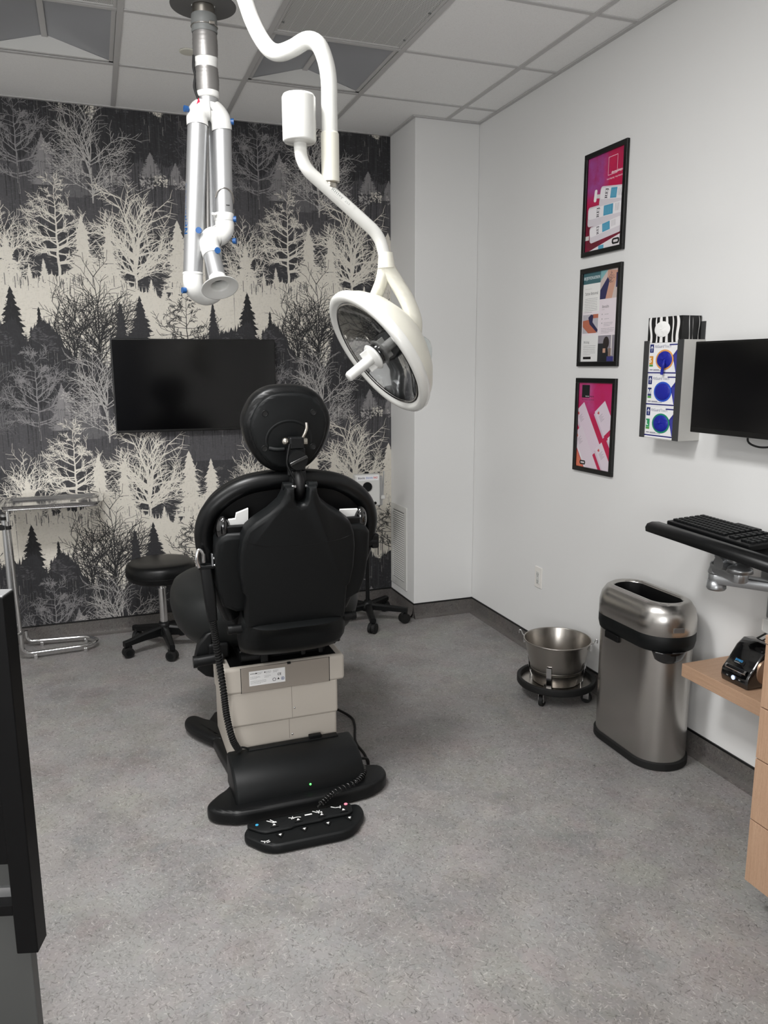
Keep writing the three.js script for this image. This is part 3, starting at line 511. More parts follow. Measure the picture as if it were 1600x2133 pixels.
// ---- glove dispenser with three boxes of gloves and a tissue box on top
{
  const z0 = -2.692, z1 = -2.459, y0 = 1.3, y1 = 1.694, x0 = XR - 0.103;
  const t = thing('glove_dispenser', 'pale metal wall rack with dark front rails holding glove boxes', 'rack', [XR, y0, (z0 + z1) / 2]);
  part('side_panel', bx(x0, XR, y0, y1, z1 - 0.004, z1, 0.001), M.dispenser, t, 'pale grey metal side');
  part('side_panel', bx(x0, XR, y0, y1, z0, z0 + 0.004, 0.001), M.dispenser, t);
  part('back_panel', bx(XR - 0.004, XR, y0, y1 + 0.07, z0 + 0.004, z1 - 0.004), M.dispDark, t);
  part('bottom_panel', bx(x0, XR - 0.004, y0, y0 + 0.004, z0 + 0.004, z1 - 0.004), M.dispenser, t);
  part('front_rail', bx(x0 - 0.003, x0, y0, y1, z0, z0 + 0.03, 0.001), M.dispDark, t, 'dark grey front rail'); part('front_rail', bx(x0 - 0.003, x0, y0, y1, z1 - 0.034, z1, 0.001), M.dispDark, t, 'dark grey front rail');
  const gx0 = x0 + 0.003, bz0 = z0 + 0.007, bz1 = z1 - 0.007, bh = 0.1265;
  const kinds = [['L', '#2e9a63', '#1f8a6a', 'white glove box marked L with a green ring'], ['M', '#1b2a66', '#2a55c8', 'white glove box marked M with a blue ring'], ['S', '#d9952e', '#e5a45a', 'white glove box marked S with an orange ring']];
  kinds.forEach(([s, tab, ring, label], i) => {
    const by = y0 + 0.004 + i * (bh + 0.0005);
    const b = thing('glove_box', label, 'glove box', [(gx0 + XR) / 2, by, (bz0 + bz1) / 2], 'boxes of gloves in the wall rack');
    part('carton', bx(gx0, XR - 0.006, by, by + bh, bz0, bz1), M.paper, b);
    const tex = canvasTex(512, 296, (c, w, h) => {
      c.fillStyle = '#f1f1f3'; c.fillRect(0, 0, w, h); c.fillStyle = '#1d1f70'; c.fillRect(330, 14, 200, 12); c.fillRect(0, h - 24, w, 12);
      c.fillStyle = '#232a5c'; c.font = 'italic 34px sans-serif'; c.fillText('FitGuard', 122, 46); c.font = '34px sans-serif'; c.fillStyle = '#6a6c86'; c.fillText('Touch', 262, 46);
      c.fillStyle = '#10216a'; c.fillRect(62, 12, 52, 78); c.strokeStyle = '#fff'; c.lineWidth = 6; c.beginPath(); c.moveTo(88, 24); c.lineTo(88, 80); c.moveTo(72, 50); c.lineTo(88, 30); c.lineTo(104, 50); c.stroke();
      c.fillStyle = tab; c.fillRect(62, 122, 52, 78); c.fillStyle = '#fff'; c.font = 'bold 62px sans-serif'; c.fillText(s, 60, 182); c.fillStyle = '#4c9a3c'; c.fillRect(62, 202, 52, 18);
      c.fillStyle = '#2a2c86'; c.beginPath(); c.moveTo(380, 120); c.lineTo(440, 60); c.lineTo(470, 70); c.lineTo(470, 270); c.lineTo(430, 270); c.fill(); c.strokeStyle = '#5558b4'; c.lineWidth = 4; for (let k = 0; k < 6; k++) { c.beginPath(); c.moveTo(400 + k * 12, 110); c.lineTo(430 + k * 6, 260); c.stroke(); }
      c.fillStyle = '#7a7a8c'; c.fillRect(70, 246, 44, 9); c.fillRect(122, 246, 84, 7); c.fillRect(122, 256, 150, 4);
    });
    const pz0 = bz0, pz1 = bz1, px = gx0 - 0.0006;
    wallPrint('front_print', tex, by, by + bh, pz0, pz1, px, b, 0.5);
    const cz = pz0 + (pz1 - pz0) * 0.535, cy = by + bh * 0.47;
    const oval = (rz, ry, dx, m, nm, lab, hole) => { const pts = [], hp = []; for (let k = 0; k < 32; k++) { const q = k / 32 * Math.PI * 2; pts.push([Math.cos(q) * rz, Math.sin(q) * ry]); hp.push([Math.cos(q) * rz * 0.86, Math.sin(q) * ry * 0.84]); } const g = ext(pts, 0, 0.0012, 0, 0, 1, hole ? [hp] : []).rotateY(-Math.PI / 2).translate(px - dx, cy, cz); return part(nm, g, m, b, lab); };
    oval(0.052, 0.04, 0.0002, mat(new THREE.Color(ring), 0.45), 'opening_ring', null, true);
    // bunched gloves showing in the opening
    const N = 26, rg = []; for (let j = 0; j <= 6; j++) { const q = j / 6 * Math.PI / 2; rg.push(Array.from({ length: N }, (_, k) => { const a = k / N * Math.PI * 2, rr = Math.cos(q); return V(px - 0.001 - 0.006 * Math.sin(q) * (1 + (s === 'M' ? 0 : 0.35 * Math.sin(5 * a + j + i))), cy + Math.sin(a) * 0.034 * rr, cz + Math.cos(a) * 0.045 * rr); })); }
    part('gloves', loft(rg, false, true, 1.2), mat(0x14209a, 0.5), b, 'blue gloves showing through the oval');
    if (s === 'S') part('glove_finger', tube([V(px - 0.006, cy - 0.002, cz + 0.008), V(px - 0.014, cy - 0.02, cz + 0.012), V(px - 0.012, cy - 0.04, cz + 0.004), V(px - 0.011, cy - 0.058, cz + 0.001)], 0.0062, 20, 10), mat(0x14209a, 0.5), b, 'blue glove finger hanging out');
  });
  // zebra tissue box
  const ty = y0 + 0.004 + 3 * (bh + 0.0005) + 0.0005, th = 0.1, tz0 = z0 + 0.012, tz1 = z1 - 0.004 - 0.022, tx0 = gx0 + 0.002;
  const zebra = (wd, hgt) => (c, w, h) => {
    reseed(77); c.fillStyle = '#f3f2f0'; c.fillRect(0, 0, w, h); c.fillStyle = '#0d0d0e';
    for (let k = 0; k < 7; k++) { const x = k * w / 6.2 - 30, b = 42 + 14 * Math.sin(k * 2); c.beginPath(); c.moveTo(x, 0); c.bezierCurveTo(x - 40 + 16 * k, h * 0.35, x + 50 - 12 * k, h * 0.6, x + 20, h); c.lineTo(x + 20 + b, h); c.bezierCurveTo(x + 60 - 12 * k + b, h * 0.6, x - 30 + 16 * k + b, h * 0.35, x + b + 12, 0); c.fill(); }
  };
  const b = thing('tissue_box', 'zebra striped tissue box standing on the glove boxes', 'tissue box', [(tx0 + XR) / 2, ty, (tz0 + tz1) / 2]);
  part('carton', bx(tx0, XR - 0.006, ty, ty + th, tz0, tz1), M.black, b);
  wallPrint('zebra_print', canvasTex(512, 300, zebra()), ty, ty + th, tz0, tz1, tx0 - 0.0006, b, 0.5);
  { const g = new THREE.PlaneGeometry(XR - 0.006 - tx0, th).translate((tx0 + XR - 0.006) / 2, ty + th / 2, tz1 + 0.0006); part('zebra_print', g, mat(0xffffff, 0.5, 0, { map: clampTex(canvasTex(300, 300, zebra())) }), b); }
  const N = 28, rg = []; for (let j = 0; j <= 5; j++) { const q = j / 5 * Math.PI / 2; rg.push(Array.from({ length: N }, (_, k) => { const a = k / N * Math.PI * 2, rr = Math.cos(q); return V(tx0 - 0.001 - 0.004 * Math.sin(q) * (1 + 0.5 * Math.sin(3 * a + j)), ty + th * 0.52 + Math.sin(a) * 0.031 * rr, (tz0 + tz1) / 2 - 0.012 + Math.cos(a) * 0.046 * rr); })); }
  part('tissue', loft(rg, false, true, 1.2), M.paper, b, 'crumpled white tissue in the oval slot');
}
// ---- wall monitor, track, keyboard tray
{
  const t = thing('monitor_track', 'silver vertical wall track beside the dark monitor', 'wall track', [XR, 0.7, -1.99]);
  part('rail', bx(XR - 0.035, XR, 0.7, 1.75, -2.03, -1.95, 0.006), M.cast, t);
  part('rail_slot', bx(XR - 0.0365, XR - 0.034, 0.74, 1.73, -2.0, -1.98), M.black, t);
  part('arm_bracket', [bx(XR - 0.075, XR - 0.034, 0.83, 0.9, -2.035, -1.89, 0.012)], M.cast, t);
  part('monitor_bracket', [bx(XR - 0.1, XR - 0.034, 1.47, 1.56, -2.03, -1.95, 0.012)], M.cast, t);
  // two-part support arm of the keyboard tray
  const J = V(2.035, 0, -2.09), A = V(XR - 0.085, 0, -1.9), B = V(2.0, 0, -1.955);
  const link = (P, Q, y0, y1, ra, rb) => { const d = Q.clone().sub(P), L = d.length(), an = Math.atan2(-d.z, d.x); const pts = []; for (let i = 0; i <= 12; i++) { const q = Math.PI / 2 + i / 12 * Math.PI; pts.push([Math.cos(q) * ra, Math.sin(q) * ra]); } for (let i = 0; i <= 12; i++) { const q = -Math.PI / 2 + i / 12 * Math.PI; pts.push([L + Math.cos(q) * rb, Math.sin(q) * rb]); } return crease(ext(pts, y0, y1, 0.008, 0, 4).rotateX(-Math.PI / 2).rotateY(an).translate(P.x, 0, P.z), 0.7); };
  const lo = part('lower_arm', link(J, A, 0.832, 0.868, 0.03, 0.03), M.cast, t, 'cast silver arm link');
  part('joint_cup', lathe([[0, 0.808], [0.03, 0.808], [0.034, 0.815], [0.031, 0.845], [0, 0.847]], 32).translate(J.x, 0, J.z), M.cast, lo);
  const up = part('upper_arm', link(J, B, 0.872, 0.908, 0.028, 0.028), M.cast, t, 'cast silver arm link');
  part('joint_cap', lathe([[0.0, 0.868], [0.031, 0.868], [0.033, 0.873], [0.024, 0.906], [0.012, 0.914], [0, 0.915]], 32).translate(J.x, 0, J.z), M.cast, up);
  part('wall_knuckle', lathe([[0, 0.79], [0.03, 0.795], [0.034, 0.82], [0.03, 0.832], [0, 0.832]], 28).translate(A.x, 0, A.z), M.cast, lo);
  part('tilt_knuckle', [bx(1.97, 2.03, 0.935, 0.972, -2.05, -1.95, 0.012), rod(V(1.958, 0.93, -2.01), V(2.02, 0.93, -2.01), 0.022, 0.022, 24)], M.cast, t);
  part('swivel_plate', lathe([[0, 0.905], [0.042, 0.907], [0.04, 0.922], [0.02, 0.94], [0, 0.94]], 32).translate(B.x, 0, B.z), M.cast, t);
}
{
  const t = thing('wall_monitor', 'black flat computer monitor above the keyboard tray', 'monitor', [XR - 0.14, 1.345, -2.1]);
  const x = XR - 0.15, z0 = -2.345, z1 = -1.8, y0 = 1.348, y1 = 1.681;
  part('bezel', bx(x, x + 0.022, y0, y1, z0, z1, 0.003), M.frame, t);
  part('screen', bx(x - 0.001, x + 0.004, y0 + 0.02, y1 - 0.007, z0 + 0.006, z1 - 0.006, 0.0005), M.screen, t, 'black screen, switched off');
  part('rear_housing', bx(x + 0.021, x + 0.05, y0 + 0.05, y1 - 0.06, -2.2, -1.9, 0.01), M.black, t);
  part('cable', tube([V(x + 0.03, 1.37, -2.09), V(x + 0.04, 1.33, -2.1), V(x + 0.05, 1.315, -2.06), V(x + 0.05, 1.325, -2.0), V(x + 0.04, 1.36, -1.97)], 0.0035, 30, 8), M.rubber, t);
}
{ // keyboard tray: local axes u along the tray (towards the camera), w towards the wall
  const mt = new THREE.Matrix4().makeRotationY(-0.088).setPosition(1.985, 0.99, -2.09), ap = (g) => g.applyMatrix4(mt);
  const t = thing('keyboard_tray', 'black keyboard tray with padded palm rest on silver arm', 'keyboard tray', [2.0, 0.975, -2.1]);
  part('tray_board', ap(bx(-0.06, 0.2, -0.012, -0.002, -0.225, 0.4, 0.004)), M.black, t);
  const prof = [[-0.085, -0.012], [-0.088, 0.004], [-0.08, 0.018], [-0.06, 0.024], [-0.03, 0.022], [-0.008, 0.012], [-0.004, -0.012]];
  part('palm_rest', ap(crease(ext(prof, -0.255, 0.4, 0.006, 0, 3), 0.9)), M.vinyl, t, 'black padded palm rest');
  const k = thing('keyboard', 'black full-size keyboard lying on the wall tray', 'keyboard', [2.08, 0.985, -2.15]);
  const kt = new THREE.Matrix4().makeRotationZ(0.07).setPosition(0.006, 0.004, 0.068), kp = (g) => ap(g.applyMatrix4(kt));
  part('case', kp(bx(0, 0.165, -0.003, 0.02, -0.32, 0.125, 0.005)), M.blackSoft, k);
  const keys = [];
  for (let r = 0; r < 6; r++) for (let i = 0; i < 22; i++) { if (i === 15 || i === 18) continue; const z = -0.31 + i * 0.0193, xx = 0.147 - r * 0.0235; keys.push(bx(xx - 0.0085, xx + 0.0085, 0.018, 0.0265, z, z + 0.0165, 0.0025)); }
  const km = part('keys', kp(join(keys)), M.plastic, k); km.userData.kind = 'stuff';
  part('rear_lip', kp(bx(0.158, 0.175, 0.006, 0.024, -0.14, -0.02, 0.003)), M.black, k);
}
// ---- shelf, drawer unit, label printer, white power bar
{
  const s = solo('wall_shelf', boxUV(bx(2.018, XR - 0.0005, 0.434, 0.484, -2.213, -1.5565, 0.0015), 1), M.woodH, 'beech wood wall shelf carrying the black label printer', 'shelf');
  const t = thing('drawer_unit', 'beech wood drawer cabinet against the white wall', 'cabinet', [(1.705 + XR) / 2, 0, -1.25]);
  const zA = -1.555, zB = -0.75;
  part('carcass', boxUV(bx(1.727, XR - 0.03, 0.1, 0.832, zA, zB), 1), M.wood, t);
  part('toe_kick', bx(1.79, XR - 0.03, 0, 0.1, zA + 0.05, zB), M.black, t, 'dark recessed plinth');
  part('worktop', boxUV(bx(1.703, XR - 0.03, 0.832, 0.857, zA - 0.0015, zB, 0.002), 1), M.woodH, t);
  [[0.098, 0.294], [0.2975, 0.4855], [0.489, 0.642], [0.6455, 0.83]].forEach(([a, b]) => part('drawer_front', boxUV(bx(1.706, 1.726, a, b, zA, zB, 0.0012), 1), M.wood, t));
}
{
  const t = thing('label_printer', 'small black label printer on the beech shelf', 'printer', [2.13, 0.484, -1.95]);
  const z0 = -2.055, z1 = -1.925, prof = [[2.052, 0.4845], [2.046, 0.505], [2.05, 0.53], [2.075, 0.56], [2.11, 0.61], [2.14, 0.632], [2.175, 0.63], [2.2, 0.6], [2.21, 0.54], [2.21, 0.4845]];
  part('body', crease(ext(prof, z0, z1, 0.012, 0, 4), 0.7), M.blackGloss, t);
  const u = V(0.025, 0.03, 0).normalize(), nrm = V(-u.y, u.x, 0), mid = (q, off) => V(2.05, 0.53, 0).addScaledVector(u, q).addScaledVector(nrm, off);
  const a = mid(0.012, 0.0);
  part('label_slot_rim', pipe([V(a.x, a.y, z0 + 0.018), V(a.x, a.y, z1 - 0.018)], 0.01, 0.0085, 4, 14), M.chrome, t, 'silver rim of the label slot');
  part('label_slot', rod(V(a.x - 0.005, a.y + 0.004, z0 + 0.028), V(a.x - 0.005, a.y + 0.004, z1 - 0.028), 0.0055), M.black, t);
  const lg = new THREE.PlaneGeometry(0.05, 0.02); const rot = new THREE.Matrix4().makeBasis(V(0, 0, 1), u, nrm); lg.applyMatrix4(rot).translate(...mid(0.042, 0.0012).add(V(0, 0, (z0 + z1) / 2 - 0.008)).toArray());
  part('logo_print', lg, mat(0xffffff, 0.3, 0, { map: clampTex(canvasTex(200, 80, (c, w, h) => { c.fillStyle = '#050506'; c.fillRect(0, 0, w, h); c.fillStyle = '#3f9fe0'; c.font = 'bold 46px sans-serif'; c.fillText('DYMO', 18, 42, 150); c.fillStyle = '#d8dde0'; c.font = '20px sans-serif'; c.fillText('LabelWriter', 20, 68, 150); })) }), t);
  part('power_button', rod(V(2.046, 0.511, -1.99), V(2.0435, 0.511, -1.99), 0.008, 0.008, 20), mat(0xdde8ff, 0.4, 0, { emissive: 0xbfd4ff, emissiveIntensity: 0.6 }), t, 'round lit white button');
  for (const z of [-2.018, -1.962]) part('feed_button', bx(2.044, 2.047, 0.509, 0.513, z - 0.004, z + 0.004, 0.001), M.grey, t);
  part('side_cover', rod(V(2.13, 0.545, z1 - 0.004), V(2.13, 0.545, z1 + 0.004), 0.05, 0.047, 32), M.copper, t, 'smoky brown round side cover');
  part('power_cable', tube([V(2.15, 0.615, -2.03), V(2.19, 0.635, -2.02), V(2.215, 0.648, -2.015)], 0.0035, 16, 8), M.rubber, t);
  part('power_cable', tube([V(2.17, 0.61, -2.02), V(2.2, 0.63, -2.005), V(2.222, 0.648, -1.995)], 0.0028, 16, 8), M.rubber, t);
}
{
  const t = thing('power_bar', 'white plastic power box on the wall above the printer', 'power box', [XR, 0.66, -1.9]);
  part('housing', bx(XR - 0.045, XR - 0.0005, 0.645, 0.699, -2.03, -1.72, 0.006), M.white, t);
  part('end_cap', bx(XR - 0.042, XR - 0.003, 0.65, 0.694, -2.036, -2.029, 0.002), M.outlet, t);
}

// ---------------------------------------------------------------- things on the floor
// twin-wheel castor: parts under a leg of its thing
function castor(parent, x, z, r, yaw, m = M.black, hub = M.plastic, stemTop = 0.09, wheelW = 0.018, gap = 0.006) {
  const ax = V(Math.cos(yaw), 0, Math.sin(yaw)), c = V(x, r, z);
  const w = part('castor', [1, -1].map((s) => { const o = s * (gap / 2 + wheelW / 2); const a = c.clone().addScaledVector(ax, o - wheelW / 2), b = c.clone().addScaledVector(ax, o + wheelW / 2); return rod(a, b, r, r, 24); }), m, parent);
  part('castor_hub', [rod(c.clone().addScaledVector(ax, -(gap / 2 + wheelW + 0.001)), c.clone().addScaledVector(ax, gap / 2 + wheelW + 0.001), r * 0.62, r * 0.62, 20)], hub, w);
  const fw = V(-ax.z, 0, ax.x);
  part('castor_fork', [rod(V(x, r * 1.1, z).addScaledVector(fw, r * 0.35), V(x, stemTop, z).addScaledVector(fw, r * 0.35), 0.009, 0.009, 14), bx(-gap / 2 - 0.001, gap / 2 + 0.001, r * 0.8, r * 2.15, -r * 0.7, r * 0.8, 0.003).rotateY(-yaw).translate(x, 0, z)], m, w);
  return w;
}
{ // round black stool by the wallpaper
  const cx = 0.283, cz = -4.44;
  const t = thing('round_stool', 'round black padded stool on a five-star base with castors', 'stool', [cx, 0, cz]);
  part('seat', lathe([[0, 0.415], [0.165, 0.415], [0.183, 0.424], [0.192, 0.445], [0.194, 0.47], [0.189, 0.5], [0.17, 0.517], [0.12, 0.523], [0, 0.525]], 48).translate(cx, 0, cz), M.vinyl, t, 'round black vinyl cushion');
  part('seat_seam', new THREE.TorusGeometry(0.1925, 0.0025, 8, 60).rotateX(Math.PI / 2).translate(cx, 0.452, cz), M.black, t);
  part('gas_column', rod(V(cx, 0.15, cz), V(cx, 0.36, cz), 0.022, 0.022, 28), M.chrome, t, 'polished chrome column');
  part('column_collar', [rod(V(cx, 0.35, cz), V(cx, 0.362, cz), 0.024, 0.024, 28), rod(V(cx, 0.36, cz), V(cx, 0.416, cz), 0.013, 0.013, 20)], M.chrome, t);
  part('hub', lathe([[0.0, 0.075], [0.034, 0.075], [0.04, 0.09], [0.034, 0.14], [0.028, 0.16], [0, 0.162]], 28).translate(cx, 0, cz), M.blackSoft, t);
  for (let i = 0; i < 5; i++) {
    const a = 1.49 + i * Math.PI * 2 / 5, d = V(Math.cos(a), 0, Math.sin(a)), n = V(-d.z, 0, d.x), R = 0.225;
    const sec = (q, y, hw, hh) => { const o = V(cx, y, cz).addScaledVector(d, q); return [[-1, -1], [1, -1], [1, 0.6], [0.6, 1], [-0.6, 1], [-1, 0.6]].map(([u, v]) => o.clone().addScaledVector(n, u * hw).add(V(0, v * hh, 0))); };
    part('leg', loft([sec(0.02, 0.112, 0.02, 0.03), sec(0.12, 0.102, 0.018, 0.022), sec(R - 0.01, 0.086, 0.016, 0.016), sec(R + 0.022, 0.082, 0.015, 0.016)], true, true, 0.5), M.blackSoft, t);
    castor(t, cx + d.x * R, cz + d.z * R, 0.03, a + 0.7 + i, M.rubber, M.plastic, 0.082, 0.018);
  }
}
{ // chrome tray stand
  const t = thing('tray_stand', 'chrome instrument tray stand with a U-shaped floor loop', 'tray stand', [-0.3, 0, -4.63]);
  const y = 0.036, r = 0.0115, xp = -0.475;
  // floor loop and the two uprights in one bent tube
  part('base_loop', new THREE.TubeGeometry(bend([V(xp, 0.16, -4.51), V(xp, y, -4.51), V(-0.14, y, -4.535), V(-0.075, y, -4.6), V(-0.14, y, -4.7), V(xp + 0.01, y, -4.73), V(xp + 0.005, 0.1, -4.735)], 0.055), 120, r, 14, false), M.chrome, t, 'bent chrome tube lying on the floor');
  part('loop_feet', [bx(-0.42, -0.4, 0, y - r + 0.002, -4.525, -4.505, 0.003), bx(-0.16, -0.14, 0, y - r + 0.002, -4.545, -4.525, 0.003), bx(-0.4, -0.38, 0, y - r + 0.002, -4.735, -4.715, 0.003), bx(-0.16, -0.14, 0, y - r + 0.002, -4.705, -4.685, 0.003)], M.chrome, t);
  part('outer_upright', rod(V(xp, 0.1, -4.51), V(xp - 0.012, 0.79, -4.515), 0.0115), M.chrome, t);
  part('rear_upright', rod(V(xp - 0.035, 0.12, -4.56), V(xp - 0.035, 0.82, -4.56), 0.014), M.alu, t);
  part('inner_upright', rod(V(xp - 0.01, 0.78, -4.515), V(xp - 0.01, 0.845, -4.52), 0.009), M.chrome, t);
  part('clamp', [rod(V(xp - 0.011, 0.745, -4.515), V(xp - 0.012, 0.765, -4.515), 0.0145), rod(V(xp - 0.035, 0.79, -4.56), V(xp - 0.035, 0.808, -4.56), 0.0175), bx(xp - 0.06, xp - 0.03, 0.735, 0.765, -4.57, -4.545, 0.006)], M.rubber, t, 'black height clamps');
  part('foot_lever', tube([V(xp + 0.01, 0.16, -4.5), V(xp - 0.02, 0.165, -4.46), V(xp - 0.05, 0.14, -4.42), V(xp - 0.07, 0.1, -4.41)], 0.007, 20, 10), M.chrome, t, 'chrome foot release lever');
  part('foot_lever', tube([V(xp - 0.03, 0.2, -4.55), V(xp - 0.07, 0.19, -4.53), V(xp - 0.1, 0.2, -4.52)], 0.006, 16, 10), M.chrome, t);
  part('tray_frame', new THREE.TubeGeometry(bend([V(xp - 0.03, 0.835, -4.56), V(xp - 0.03, 0.852, -4.5), V(-0.03, 0.852, -4.49), V(-0.025, 0.852, -4.75), V(xp - 0.03, 0.852, -4.75), V(xp - 0.03, 0.835, -4.575)], 0.03), 90, 0.006, 10, false), M.chrome, t);
  const tr = solo('instrument_tray', loft([[-0.515, -0.02, -4.765, -4.475, 0.8575], [-0.525, -0.005, -4.775, -4.465, 0.874], [-0.53, 0.0, -4.78, -4.46, 0.877], [-0.52, -0.01, -4.77, -4.47, 0.8755], [-0.505, -0.03, -4.755, -4.485, 0.8605]].map(([x0, x1, z0, z1, yy]) => { const pts = [], rr = 0.035; for (const [cx, cz, a0] of [[x1 - rr, z1 - rr, 0], [x0 + rr, z1 - rr, 1], [x0 + rr, z0 + rr, 2], [x1 - rr, z0 + rr, 3]]) for (let k = 0; k <= 6; k++) { const a = a0 * Math.PI / 2 + k / 6 * Math.PI / 2; pts.push(V(cx + rr * Math.cos(a), yy, cz + rr * Math.sin(a))); } return pts; }).reverse(), true, true, 0.6), M.chrome, 'shallow polished steel tray lying on the tray stand', 'tray');
}
{ // electrosurgical unit on a five-star stand
  const cx = 1.535, cz = -4.47;
  const t = thing('equipment_stand', 'black five-star pole stand beside the louvred vent', 'stand', [cx, 0, cz]);
  part('pole', rod(V(cx, 0.1, cz), V(cx, 0.96, cz - 0.0), 0.0125, 0.0125, 20), M.blackSoft, t);
  part('hub', lathe([[0, 0.075], [0.04, 0.075], [0.045, 0.1], [0.03, 0.125], [0.02, 0.14], [0, 0.14]], 28).translate(cx, 0, cz), M.blackSoft, t);
  for (let i = 0; i < 5; i++) {
    const a = 0.52 + i * Math.PI * 2 / 5, d = V(Math.cos(a), 0, Math.sin(a)), n = V(-d.z, 0, d.x), R = 0.235;
    const sec = (q, y, hw, hh) => { const o = V(cx, y, cz).addScaledVector(d, q); return [[-1, -1], [1, -1], [1, 0.5], [0.55, 1], [-0.55, 1], [-1, 0.5]].map(([u, v]) => o.clone().addScaledVector(n, u * hw).add(V(0, v * hh, 0))); };
    part('leg', loft([sec(0.02, 0.102, 0.02, 0.02), sec(0.12, 0.096, 0.019, 0.017), sec(R + 0.02, 0.086, 0.018, 0.014)], true, true, 0.5), M.blackSoft, t);
    castor(t, cx + d.x * R, cz + d.z * R, 0.032, a + 0.9 + i * 1.3, M.rubber, M.rubber, 0.08, 0.019);
  }
  const e = thing('electrosurgical_unit', 'white electrosurgical unit mounted on the black pole stand', 'medical device', [cx, 0.76, cz + 0.06]);
  const z0 = cz + 0.016, z1 = cz + 0.075, x0 = 1.438, x1 = 1.598, y0 = 0.755, y1 = 0.953;
  part('case', bx(x0, x1, y0, y1, z0, z1, 0.012), M.white, e);
  part('side_holder', bx(x1 - 0.002, x1 + 0.03, y0 - 0.005, y1 - 0.02, z0 - 0.02, z0 + 0.02, 0.006), M.alu, e, 'grey side bracket');
  part('probe_clip', bx(x1 + 0.012, x1 + 0.042, y0 + 0.035, y0 + 0.058, z0 - 0.01, z0 + 0.03, 0.005), M.white, e);
  part('hand_piece', rod(V(x1 + 0.032, y0 + 0.03, z0 + 0.01), V(x1 + 0.04, y1 + 0.01, z0 + 0.012), 0.005, 0.0035, 12), M.alu, e, 'slim grey hand piece');
  part('panel_label', new THREE.PlaneGeometry(0.14, 0.03).translate((x0 + x1) / 2, y1 - 0.022, z1 + 0.0008), mat(0xffffff, 0.4, 0, { map: clampTex(canvasTex(420, 90, (c, w, h) => { c.fillStyle = '#f2f2f4'; c.fillRect(0, 0, w, h); c.font = 'bold 50px sans-serif'; c.fillStyle = '#4a4c58'; c.fillText('Bovie', 16, 58); c.fillStyle = '#7f93c8'; c.fillText('Derm', 170, 58); c.fillStyle = '#d05a5a'; c.fillText('942', 312, 58); })) }), e);
  part('display_knob', rod(V(x0 + 0.075, y1 - 0.075, z1 - 0.004), V(x0 + 0.075, y1 - 0.075, z1 + 0.006), 0.03, 0.029, 32), M.plastic, e, 'dark round dial');
  part('lower_port', rod(V(x0 + 0.125, y0 + 0.02, z1 - 0.004), V(x0 + 0.125, y0 + 0.02, z1 + 0.003), 0.009, 0.009, 20), M.black, e);
}
